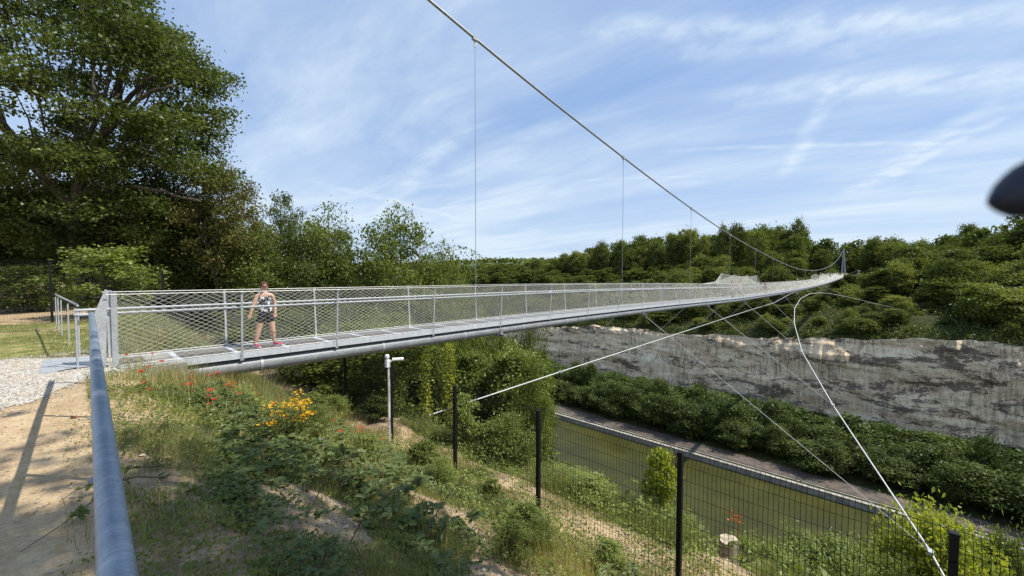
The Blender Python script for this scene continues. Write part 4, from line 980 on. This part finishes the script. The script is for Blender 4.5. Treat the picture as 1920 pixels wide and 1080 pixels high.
blades('bank_grass', 60000, (-12, 1.5), (3.4, 6.9), .15, .006, M['grass'], 17, lambda x, y: patch(x, y, .9, .50, 18)*.9)
blades('dry_grass', 30000, (-10, 1.5), (1, 7), .10, .004, M['drygrass'], 18, lambda x, y: patch(x, y, 1.3, .44, 19)*.8)
cover('slope_growth', 60000, (-60, 8), (7.2, 46), .17, M['leafmid'], .9, 5, lambda x, y, r: fbm(x*.5, y*.5, 3, 3) > -.12)
cover('slope_growth', 34000, (-26, 2), (6.6, 13), .065, M['leaflight'], .42, 6, lambda x, y, r: (fbm(x*.7, y*.7, 3, 6) > .0))
cover('weed_leaves', 16000, (-18, -5.5), (.3, 5.2), .045, M['leafbrier'], .26, 8, lambda x, y, r: (r.rand(len(x)) < d_meadow(x, y)+.25) & ~on_deck(x, y))
cover('weed_leaves', 26000, (-8.9, .5), (.7, 5.4), .035, M['leafmid'], .12, 9, lambda x, y, r: fbm(x*1.2, y*1.2, 3, 16) > .03)
cover('low_weeds', 46000, (-9.2, 1.2), (.12, 7.6), .028, M['leafmid'], .07, 19, lambda x, y, r: fbm(x*.9, y*.9, 4, 26) > -.06+.09*sstep(y, 4.6, 5.4))
cover('low_weeds', 16000, (-9.2, 1.2), (2.5, 7.6), .045, M['leaflight'], .25, 20, lambda x, y, r: fbm(x*.7, y*.7, 4, 29) > .06)
cover('low_weeds', 30000, (-8.5, .8), (.1, 2.6), .03, M['leafmid'], .08, 71, lambda x, y, r: fbm(x*1.3, y*1.3, 4, 72) > -.04)
cover('low_weeds', 900, (-9.0, .8), (-.10, .15), .026, M['leafmid'], .04, 73, lambda x, y, r: fbm(x*1.1, y*1.5, 4, 74) > .05)
blades('scrub_grass', 900, (-9.0, .8), (-.10, .15), .07, .004, M['grass'], 75, lambda x, y: patch(x, y, 1.1, .5, 76))
blades('scrub_grass', 90000, (-9.4, 1.2), (.1, 5.6), .13, .0045, M['grass'], 31, lambda x, y: patch(x, y, 1.4, .40, 33)*.95)
blades('scrub_grass', 40000, (-9.4, 1.2), (.1, 5.6), .10, .004, M['drygrass'], 32, lambda x, y: patch(x, y, 1.1, .42, 37)*.95)
blades('bank_grass', 34000, (-10.5, -3.5), (2.2, 5.0), .42, .007, M['grass'], 51, lambda x, y: patch(x, y, .9, .47, 53)*.9)
blades('dry_grass', 16000, (-10.5, 0), (1.0, 5.4), .45, .005, M['drygrass'], 52, lambda x, y: patch(x, y, .8, .5, 57)*.8)
cover('weed_leaves', 22000, (-10, -3.2), (2.0, 5.2), .05, M['leaflight'], .38, 54, lambda x, y, r: fbm(x*.8, y*.8, 3, 58) > .02)
cover('weed_leaves', 12000, (-9.5, 1.2), (4.9, 7.2), .045, M['leaflight'], .22, 55, lambda x, y, r: fbm(x*.9, y*.9, 3, 59) > .0)
cover('fallen_leaves', 2600, (-9, .6), (-.9, 6), .03, M['drygrass'], .004, 10, None, 3)

# taller weeds and seedlings on the near side of the fence
for i, (x, y, h) in enumerate([(-7.2, 3.6, .5), (-6.6, 4.6, .8), (-5.6, 4.3, .7), (-5.0, 4.9, .6), (-3.7, 4.4, .65), (-3.1, 3.9, .55), (-2.6, 4.8, .6), (-1.6, 4.3, .6), (-.9, 4.8, .7), (-.3, 4.2, .6), (-6.2, 3.2, .6), (-7.0, 2.7, .7), (-5.4, 2.3, .45), (-9.3, 3.6, .8), (-10, 4.4, .9), (-2.9, 3.2, .5), (-1.5, 3.3, .5)]):
    put_tree((P_shrub2, P_sapl, P_shrub)[i % 3], x, y, Z(x, y)-.03, h, h*.42, i*1.7, 'weed', 'tall leafy weed among the brambles on the near side of the mesh fence', 'weed', 'tall weeds on the near bank', ('foliage', 'stem'), mat=M[('leaflight', 'leafmid')[i % 2]])
# bramble sprays
def bramble_proto(seed, R=.55, canes=6, ls=.055):
    rs = np.random.RandomState(seed); lf = MB(); cn = MB(); C = []; T = []; Sz = []
    for _ in range(canes):
        a = rs.rand()*6.28; L = R*rs.uniform(.6, 1.25); n = 9; t = np.linspace(0, 1, n); cur = rs.normal()*.6
        hx = np.cumsum(np.cos(a+cur*t))*L/n; hy = np.cumsum(np.sin(a+cur*t))*L/n; hz = (t*(1-t)*1.1+.12*t+.03)*L*rs.uniform(.3, .75)
        p = np.stack([hx, hy, hz], -1); cn.tube(p, np.linspace(.005, .002, n), 4, False)
        for k in range(1, n):
            for _ in range(2):
                q = p[k]; st_ = unit(rs.normal(size=3)*np.array([1, 1, .3])+np.array([0, 0, .35])); e = q+st_*rs.uniform(.02, .06)
                cn.tube([q, e], .0014, 3, False); s = ls*rs.uniform(.7, 1.35)
                side = unit(np.cross(st_, [0, 0, 1]))
                for d in (st_, side*.9+st_*.25, -side*.9+st_*.25): C.append(e); T.append(unit(d)*np.array([1, 1, .35])); Sz.append(s*(1 if d is st_ else .8))
    leaf_big(lf, np.array(C), np.array(Sz), rs, 1.3, np.array(T)); a = lf.mesh('bramble_leaves'); a.materials.append(M['leafbrier']); b = cn.mesh('bramble_canes'); b.materials.append(M['twig'])
    return a, b, 1, 1
PB = [bramble_proto(200+i, .55, 7, (.075, .095, .065, .10)[i]) for i in range(4)]
rb = random.Random(11); cnt = 0; spots = []
while cnt < 230:
    x, y = rb.uniform(-8.9, .3), rb.uniform(.25, 5.3)
    v = float(fbm(np.array([x*.75]), np.array([y*.75]), 3, 40)[0])
    dens = .9 if (v > .0 and y > .75) else (.25 if v > -.06 else .04)
    if x < -5.2 and 1.0 < y < 3.4: dens = max(dens, .75)
    if y < .7: dens *= .5
    if rb.random() > dens or y < .55 or not bool(notbare(np.array([x]), np.array([y]))[0]): continue
    s = rb.uniform(.55, 1.1); cnt += 1
    if y > 4.9 and x > -9: continue
    put_tree(PB[cnt % 4], x, y, Z(x, y), s*(.62 if y > 2.2 else .8), s, rb.uniform(0, 6.28), 'bramble', 'leafy bramble spray sprawling over the bank below the pipe handrail', 'bramble', 'brambles on the near bank', ('foliage', 'cane'))
# the bare-ended cane that reaches under the pipe onto the sand
o = empty('bramble', (-4.2, .25, 0), 'thorny bramble cane reaching under the pipe handrail onto the sand', 'bramble')
g = MB(); lf = MB(); rs = np.random.RandomState(4)
for p in ([(-4.45, .50, -.05), (-4.34, .30, .07), (-4.22, .14, .11), (-4.14, .06, .06), (-4.04, -.02, .045), (-3.97, -.10, .02), (-3.86, -.17, .03), (-3.80, -.26, .01)], [(-4.04, -.02, .045), (-3.99, .0, .06), (-3.93, -.03, .05)], [(-4.3, .25, .08), (-4.36, .10, .10), (-4.42, .02, .07), (-4.42, -.05, .05), (-4.37, -.11, .03)], [(-4.6, .5, .0), (-4.5, .26, .10), (-4.38, .12, .10), (-4.28, .06, .05)]):
    g.tube(p, np.linspace(.006, .002, len(p)), 5)
    P3 = np.array(p); n = 22; t = rs.uniform(0, len(p)-1.01, n); i0 = t.astype(int); c = P3[i0]+(P3[i0+1]-P3[i0])*(t-i0)[:, None]; leaf_big(lf, c[t < len(p)*.5], .055, rs, 1.2)
cpart(g, 'cane', M['twig'], o); cpart(lf, 'foliage', M['leafbrier'], o)
# long bare arching canes near the foot of the bank
for j, (a, b) in enumerate((((640, 1035), (800, 905)), ((780, 1040), (905, 880)), ((575, 960), (700, 850)))):
    pa = cam_dir(*a); 
    def hit(d):
        for t in np.arange(.5, 20, .05):
            q = d*t+np.array([0, 0, CAMZ])
            if q[2] < Z(q[0], q[1]): return q
        return q
    A = hit(pa); B = cam_dir(*b); B = B*(np.linalg.norm(A-np.array([0, 0, CAMZ]))*1.02/np.linalg.norm(B))+np.array([0, 0, CAMZ]); B[2] = max(B[2], Z(B[0], B[1])+.25)
    mid = (A+B)/2+np.array([0, 0, .18]); g = MB(); g.tube([A-np.array([0, 0, .05]), (A+mid)/2+np.array([0, 0, .05]), mid, (mid+B)/2+np.array([0, 0, .06]), B], [.006, .005, .0045, .004, .002], 5)
    build(g, 'bramble_cane', M['twig'], label=['long dark bramble cane arching over the bank, nearest the bottom edge', 'long thin bramble cane arching right of the other one toward the fence', 'dark bramble cane arching over the leaves left of the bare soil'][j], category='bramble')

# poppies
def poppy_proto(seed):
    rs = np.random.RandomState(seed); h = .42; st = MB(); st.tube([(0, 0, 0), (.01, 0, h*.5), (.03*rs.normal(), .03, h)], .0022, 4, False)
    pt = MB(); c = st.v[-1][-4:].mean(0)
    for k in range(4):
        a = k*pi/2+rs.rand()*.3; d = np.array([cos(a), sin(a), 0]); b = np.array([-sin(a), cos(a), 0]); s = .042
        pt.add([c, c+d*s*.6+b*s*.65+[0, 0, .018], c+d*s*1.1+b*s*.25+[0, 0, .03], c+d*s*1.1-b*s*.25+[0, 0, .028], c+d*s*.6-b*s*.65+[0, 0, .018]], [[0, 1, 2, 3]]); n = pt.n; pt.f.append(np.array([[n-5, n-2, n-1]]))
    a = pt.mesh('petals'); a.materials.append(M['poppy']); b = st.mesh('stem'); b.materials.append(M['grass']); return a, b, 1, 1
PP = [poppy_proto(i) for i in range(3)]
for i in range(72):
    if i < 42:
        x, y = rb.uniform(-10.2, -6.6), rb.uniform(.5, 3.2)+.0*i
    elif i < 66: x, y = rb.uniform(-16.5, -12.2), rb.uniform(.6, 4)
    else: x, y = rb.uniform(-8.5, -6.5), rb.uniform(3.0, 4.8)
    s = rb.uniform(.6, 1.05)
    put_tree(PP[i % 3], x, y, Z(x, y), s, s, rb.uniform(0, 6), 'poppy', 'small red poppy in the long grass beside the start of the bridge', 'poppy', 'red poppies by the bridge', ('petals', 'stem'))
# ragwort
rx, ry, _q = hit(cam_dir(545, 842)); rz_ = Z(rx, ry); o = empty('ragwort', (rx, ry, rz_), 'clump of yellow-flowered ragwort on the bank before the dark fence posts', 'flowering plant')
rs = np.random.RandomState(12); g = MB(); fl = MB(); lf = MB()
for k in range(26):
    a = rs.rand()*6.28; r = rs.rand()**.5*.28; b = np.array([rx+cos(a)*r*.35, ry+sin(a)*r*.35, rz_]); e = np.array([rx+cos(a)*r, ry+sin(a)*r, rz_+rs.uniform(.42, .74)]); g.tube([b, (b+e)/2, e], .004, 4, False)
    fl = MB(); c = e+rs.normal(size=(17, 3))*np.array([.05, .05, .02]); leaf_quads(fl, c, .034, rs, 2.5, 1.0); cpart(fl, 'flower_head', M['yellow'], o)
    t = rs.rand(40)[:, None]; leaf_quads(lf, b+(e-b)*t*.9+rs.normal(size=(40, 3))*.05, .055, rs, .6, .35)
cpart(g, 'stem', M['grass'], o); cpart(lf, 'foliage', M['leafmid'], o)
# dry dock stalk, orange sprig, dead leaf
o = empty('dock', (-8.55, 1.35, Z(-8.55, 1.35)), 'dry reddish brown dock stalk standing in the short grass', 'plant'); g = MB(); rs = np.random.RandomState(3)
zb = Z(-8.55, 1.35)
for k in range(7):
    a = rs.rand()*6.28; e = np.array([-8.55+.14*cos(a), 1.35+.14*sin(a), zb+rs.uniform(.25, .42)]); g.tube([(-8.55, 1.35, zb), e], .003, 4, False); leaf_quads(g, e+rs.normal(size=(22, 3))*np.array([.02, .02, .07]), .02, rs, .5)
cpart(g, 'seed_head', M['deadleaf'], o)
x, y = W(1390, 8.4); g = MB(); c = np.array([x, y, -3.55])+np.random.RandomState(1).normal(size=(40, 3))*np.array([.09, .09, .06]); leaf_quads(g, c, .05, np.random.RandomState(2), .5); g.tube([(x, y, Z(x, y)), (x+.03, y, -3.9), (x, y, -3.5)], .005, 4, False)
M['orange'] = leafmat('orange_leaf', (.45, .10, .03), (.62, .2, .06), .3, 2); build(g, 'withered_sprig', M['orange'], label='orange withered sprig above the tree stump behind the fence', category='plant')
g = MB(); leaf_big(g, np.array([[-6.95, -.06, .02], [-6.9, -.04, .03]]), .11, np.random.RandomState(6), .6); build(g, 'dead_leaf', M['deadleaf'], label='curled red-brown dead leaf lying on the sand beside the pipe', category='leaf')

# ------------------------------------------------------------------ people
def skinned(name, chains, mat, parent, sub=2, smooth=True):
    """chains: list of lists of (x,y,z,r); a chain may start with an int index into the flat vertex list"""
    vs, rs_, es = [], [], []
    for ch in chains:
        prev = None
        for q in ch:
            if isinstance(q, int): prev = q; continue
            vs.append(q[:3]); rs_.append(q[3] if len(q) == 4 else q[3:5]); 
            if prev is not None: es.append((prev, len(vs)-1))
            prev = len(vs)-1
    me = bpy.data.meshes.new(name); me.from_pydata(vs, es, []); o = bpy.data.objects.new(name, me); COL.objects.link(o)
    md = o.modifiers.new('Skin', 'SKIN'); md.use_smooth_shade = smooth; md.branch_smoothing = .5
    sv = me.skin_vertices[0].data
    for i, r in enumerate(rs_): sv[i].radius = (r, r) if not isinstance(r, tuple) else r; sv[i].use_root = (i == 0)
    sb = o.modifiers.new('Subsurf', 'SUBSURF'); sb.levels = sub; sb.render_levels = sub
    bpy.context.view_layer.update(); ev = o.evaluated_get(bpy.context.evaluated_depsgraph_get()); m2 = bpy.data.meshes.new_from_object(ev)
    bpy.data.objects.remove(o); m2.name = name; m2.materials.clear(); m2.materials.append(mat)
    c = bpy.data.objects.new(name, m2); COL.objects.link(c); c.parent = parent; return c
def hand(w, d, side, idx, r=.0085):
    """palm then five bent fingers; w wrist point, d unit direction"""
    w = np.array(w); d = unit(np.array(d, float)); s = unit(np.cross(d, [0, 1, 0]))*side; p = w+d*.045
    ch = []; palm = (*p, .024, .016)
    return p, [[idx]+[tuple(q)+(rr,) for q, rr in ((p+s*o+d*.025, .009), (p+s*o*1.15+d*(.025+l*.5)+np.array([0, -.004, 0]), .008), (p+s*o*1.2+d*(.025+l)+np.array([0, -.016, 0]), .0065))] for o, l in ((-.027, .052), (-.009, .066), (.009, .060), (.026, .046))] + \
        [[idx]+[tuple(p-s*.030-d*.010)+(.010,), tuple(p-s*.045+d*.018)+(.0085,), tuple(p-s*.046+d*.042)+(.007,)]]
def person(loc, rz, label, J, mats, sub=2, glasses=True, sc=1.0, group=None, hat=False, shorts=True):
    """J: elbow_r, wrist_r, elbow_l, wrist_l, knee_r, ankle_r, toe_r, knee_l, ankle_l, toe_l in local (x right, y away, z up)"""
    o = empty('person', loc, label, 'person', group, rz); o.scale = (sc, sc, sc)
    hx = J.get('hx', 0)
    sp = [(0, 0, .86, .150, .105), (0, 0, .97, .128, .092), (hx*.4, -.0, 1.10, .125, .095), (hx*.7, 0, 1.22, .135, .090), (hx, .0, 1.315, .085, .06), (hx, -.0, 1.375, .047), (hx, -.012, 1.43, .058), (hx, -.018, 1.475, .074, .088), (hx, -.012, 1.53, .076, .092), (hx, -.005, 1.575, .055, .066)]
    n = len(sp); ch = [sp]
    def d(a, b): return np.array(b)-np.array(a)
    wr, wl = J['wrist_r'], J['wrist_l']; er, el = J['elbow_r'], J['elbow_l']
    pr_, fr = hand(wr, d(er, wr), -1, n+3); 
    ch.append([4, (hx-.155, .0, 1.290, .060), (*er, .045), (*wr, .028), (*pr_, .028, .016)])
    k = n+4; _, fr = hand(wr, d(er, wr), -1, k-1); ch += fr; k += 15
    pl_, _ = hand(wl, d(el, wl), 1, 0); ch.append([4, (hx+.155, .0, 1.290, .060), (*el, .045), (*wl, .028), (*pl_, .028, .016)])
    _, fl_ = hand(wl, d(el, wl), 1, k+3); ch += fl_
    def mid(a, b, t): return tuple(np.array(a)*(1-t)+np.array(b)*t)
    for s, sd_ in (('r', -1), ('l', 1)):
        kn, an, to = J['knee_'+s], J['ankle_'+s], J['toe_'+s]; hp = (sd_*.085, 0, .80)
        ch.append([0, (*hp, .100), (*mid(hp, kn, .45), .094), (*kn, .066), (*mid(kn, an, .3), .068), (*an, .040), (*mid(an, to, .5)[:2], an[2]*.55, .034), (*to, .026)])
    body = skinned('body', ch, mats['skin'], o, sub)
    # face: nose, ears as one small mesh with the head; eyes and mouth
    g = MB(); g.tube([(hx, -.098, 1.525), (hx, -.118, 1.500), (hx, -.098, 1.487)], [.007, .013, .008], 6)
    for e in (-1, 1): g.tube([(hx+e*.076, 0, 1.535), (hx+e*.083, .008, 1.51), (hx+e*.074, 0, 1.488)], [.010, .013, .007], 6)
    link('nose_and_ears', g.mesh('nose_and_ears', True), mats['skin'], o)
    g = MB(); g.tube([(hx-.024, -.088, 1.464), (hx-.010, -.097, 1.459), (hx+.012, -.097, 1.459), (hx+.026, -.088, 1.465)], [.003, .006, .006, .003], 6); link('mouth', g.mesh('mouth', True), M['lip'], o)
    g = MB()
    if glasses:
        for e in (-1, 1): g.tube([(hx+e*.008, -.106, 1.524), (hx+e*.030, -.104, 1.520), (hx+e*.058, -.090, 1.524)], [.012, .020, .012], 8); g.tube([(hx+e*.062, -.08, 1.530), (hx+e*.080, .0, 1.532)], .004, 4)
        g.tube([(hx-.02, -.106, 1.53), (hx+.02, -.106, 1.53)], .004, 4); link('sunglasses', g.mesh('sunglasses', True), M['shade'], o)
    else:
        for e in (-1, 1): g.tube([(hx+e*.02, -.092, 1.522), (hx+e*.042, -.088, 1.522)], [.007, .006], 6)
        link('eyes', g.mesh('eyes'), M['shade'], o)
    g = MB(); a = np.linspace(0, 2*pi, 25)[:-1]; rows = []
    for f_, z_ in ((0, 1.622), (.45, 1.614), (.8, 1.594), (1.0, 1.56), (1.03, 1.52), (.98, 1.475), (.85, 1.44)):
        for q in a:
            fr_ = max(0, -sin(q)); x_ = cos(q)*.086*f_; y_ = sin(q)*.097*f_+.012
            zz_ = z_+(.05*fr_**2*(1.60-z_)/.10 if z_ < 1.60 else 0)
            if fr_ > .35 and z_ < 1.57: zz_ = max(zz_, 1.572); y_ = -.088*fr_+.0
            w_ = 1+.05*sin(q*7+z_*40); rows.append((hx+x_*w_, y_*w_, zz_))
    i = np.arange(6)[:, None]*24; j = np.arange(24)[None]; k = (j+1) % 24; g.add(rows, np.stack([i+j, i+k, i+24+k, i+24+j], -1).reshape(-1, 4))
    link('hair', g.mesh('hair', True), mats['hair'], o)
    if hat: g = MB(); g.lathe([(0, 1.68), (.07, 1.675), (.10, 1.64), (.105, 1.59), (.20, 1.575), (.20, 1.565), (.10, 1.575)], (hx, 0, 0), 18); link('hat', g.mesh('hat', True), M['white'], o)
    skinned('top', [[(0, 0, .84, .150, .110), (0, 0, .89, .172, .122), (0, 0, .99, .150, .110), (hx*.4, 0, 1.10, .143, .112), (hx*.7, -.005, 1.215, .150, .108), (hx*.85, -.002, 1.262, .110, .082)]], mats['top'], o, 2)
    g = MB()
    for e in (-1, 1): g.tube([(hx*.8+e*.085, -.085, 1.24), (hx+e*.085, -.05, 1.335), (hx+e*.075, .03, 1.35), (hx*.8+e*.07, .09, 1.22)], .012, 6)
    link('strap', g.mesh('strap'), mats['top'], o)
    bt = []
    for s, sd_ in (('r', -1), ('l', 1)):
        kn = J['knee_'+s]; hp = (sd_*.085, 0, .80); f_ = .62 if shorts else .95
        bt.append([0, (*hp, .108), (*mid(hp, kn, f_*.55), .116), (*mid(hp, kn, f_), .112 if shorts else .07)])
    skinned('shorts' if shorts else 'trousers', [[(0, 0, .86, .168, .124), (0, 0, .93, .156, .114), (0, 0, .975, .12, .10)]]+bt, mats['bottom'], o, 2)
    for s in 'rl':
        an, to = np.array(J['ankle_'+s]), np.array(J['toe_'+s]); dr = to-an; dr[2] = 0; dr = unit(dr); heel = an-dr*.045; tip = heel+dr*.265
        sh = skinned('shoe', [[(heel[0], heel[1], .062, .040, .042), tuple(heel+dr*.07)[:2]+(.060, .043, .043), tuple(heel+dr*.16)[:2]+(.045, .044, .034), tuple(tip)[:2]+(.036, .030, .024)], [0, (an[0], an[1], .105, .042)]], mats['shoe'], o, 1)
        g = MB(); sd_ = np.array([-dr[1], dr[0], 0]); pts = [heel-dr*.03-sd_*.034, heel-dr*.03+sd_*.034, heel+dr*.15+sd_*.048, tip+sd_*.03, tip+dr*.03, tip-sd_*.03, heel+dr*.15-sd_*.048]
        lo = [(p[0], p[1], .0) for p in pts]; hi = [(p[0], p[1], .026) for p in pts]; m_ = len(pts)
        g.add(lo+hi, [[i, (i+1) % m_, m_+(i+1) % m_, m_+i] for i in range(m_)]); g.add(hi, [[0, 1, 2, 6]]); g.add(hi, [[2, 3, 5, 6]]); g.add(hi, [[3, 4, 5]])
        link('sole', g.mesh('sole'), M['white'] if mats['shoe'] is M['pink'] else mats['shoe'], sh)
    return o
def face_cam(x, y): return math.atan2(y, x)-pi/2      # local +y points away from the camera
JW = dict(hx=-.015, elbow_r=(-.245, -.03, 1.07), wrist_r=(-.315, -.06, .86), elbow_l=(.20, .05, 1.06), wrist_l=(.205, -.02, .85),
          knee_r=(-.155, -.02, .46), ankle_r=(-.235, .0, .10), toe_r=(-.17, -.13, .035), knee_l=(.135, -.02, .46), ankle_l=(.165, .04, .10), toe_l=(.30, -.03, .035))
wx, wy = -10.98, 3.15
person((wx, wy, float(zd(wy))+.006), face_cam(wx, wy), 'person in patterned tank top, black shorts, sunglasses and pink shoes walking on the bridge', JW,
       dict(skin=M['skin'], hair=M['hair'], top=M['print'], bottom=M['black'], shoe=M['pink']), 2, sc=.97)
JS = dict(hx=0, elbow_r=(-.21, -.02, 1.05), wrist_r=(-.20, -.12, .84), elbow_l=(.21, -.02, 1.05), wrist_l=(.19, -.12, .85), knee_r=(-.10, -.02, .46), ankle_r=(-.11, .02, .10), toe_r=(-.12, -.13, .035), knee_l=(.10, -.03, .46), ankle_l=(.12, .02, .10), toe_l=(.14, -.13, .035))
JT = dict(JS, elbow_r=(-.25, -.12, 1.10), wrist_r=(-.12, -.26, 1.16), knee_l=(.13, -.10, .47), ankle_l=(.16, -.18, .10), toe_l=(.17, -.34, .035))
m_ = lambda t, b, h='hair': dict(skin=M['skin'], hair=M[h], top=M[t], bottom=M[b], shoe=M['black'])
for x, y, rz, lab, J, mt, hat, shr in [
    (-11.0, 46.0, 2.2, 'person in a pale top inside the raised net, the left one of the two', JS, m_('white', 'white'), False, False),
    (-11.2, 50.0, .9, 'person in a pale top inside the raised net, the right one of the two', JT, m_('white', 'white'), False, False),
    (-10.95, 62.5, 2.9, 'person in dark clothes standing on the bridge just right of the raised net', JS, m_('black', 'black', 'black'), False, False),
    (-11.0, 80.0, .6, 'person in white clothes on the bridge between the dark figure and the hatted one', JT, m_('white', 'white'), False, False),
    (-11.15, 93.5, 1.2, 'person with a white sun hat far along the bridge', JT, m_('white', 'tube'), True, False)]:
    person((x, y, float(zd(y))+.006), rz, lab, J, mt, 1, False, 1.06, None, hat, shr)

# lamp column and small cabinet by the far pylon, dark strap tip close to the lens
x, y = -5.2, 251; z = Z(x, y); o = empty('lamp_post', (x, y, z), 'slim grey lamp post standing just right of the far pylon', 'lamp post')
g = MB(); g.tube([(x, y, z), (x, y, z+6.4)], [.09, .06], 8); cpart(g, 'pole', M['galv'], o); g = MB(); g.box((x, y, z+6.3), (.35, .3, .8)); g.box((x, y-.3, z+6.6), (.3, .5, .1)); cpart(g, 'lamp_head', M['whitepl'], o)
x, y = -7.2, 250; z = Z(x, y); g = MB(); g.box((x, y, z+.55), (1.3, .5, 1.1)); g.box((x, y, z+1.13), (1.4, .6, .05)); build(g, 'cabinet', M['whitepl'], label='small white cabinet at the foot of the far pylon', category='cabinet')
g = MB(); xs_ = np.arange(-3, 34, 2.4); g.tube([(q, 246, Z(q, 246)+1.2) for q in xs_], .06, 5); g.tube([(q, 246, Z(q, 246)+.7) for q in xs_], .05, 5)
for q in xs_: g.tube([(q, 246, Z(q, 246)), (q, 246, Z(q, 246)+1.2)], .05, 5)
build(g, 'fence', M['bark'], label='long dark rail fence on the far rim right of the pylon', category='fence')
o = None; c0 = cam_dir(1900, 362); c0 = c0/np.linalg.norm(c0)*.07; r_ = np.array([C_, S_, 0]); u_ = np.array([0, 0, 1.0])
pts = [np.array([0, 0, CAMZ])+c0+r_*a*.0007+u_*b*.0007 for a, b in ((-1.5, -1.0), (.5, -.6), (3, .4), (8, 2.0), (16, 3.5), (30, 4))]
g = MB(); g.tube([pts[0]-r_*.0015-u_*.0004]+pts, [.0003, .0015, .0024, .0031, .0039, .0049, .005], 16)
build(g, 'strap_tip', M['darkrubber'], None, True, label='blurred dark rounded strap tip poking in from the right edge close to the lens', category='strap')
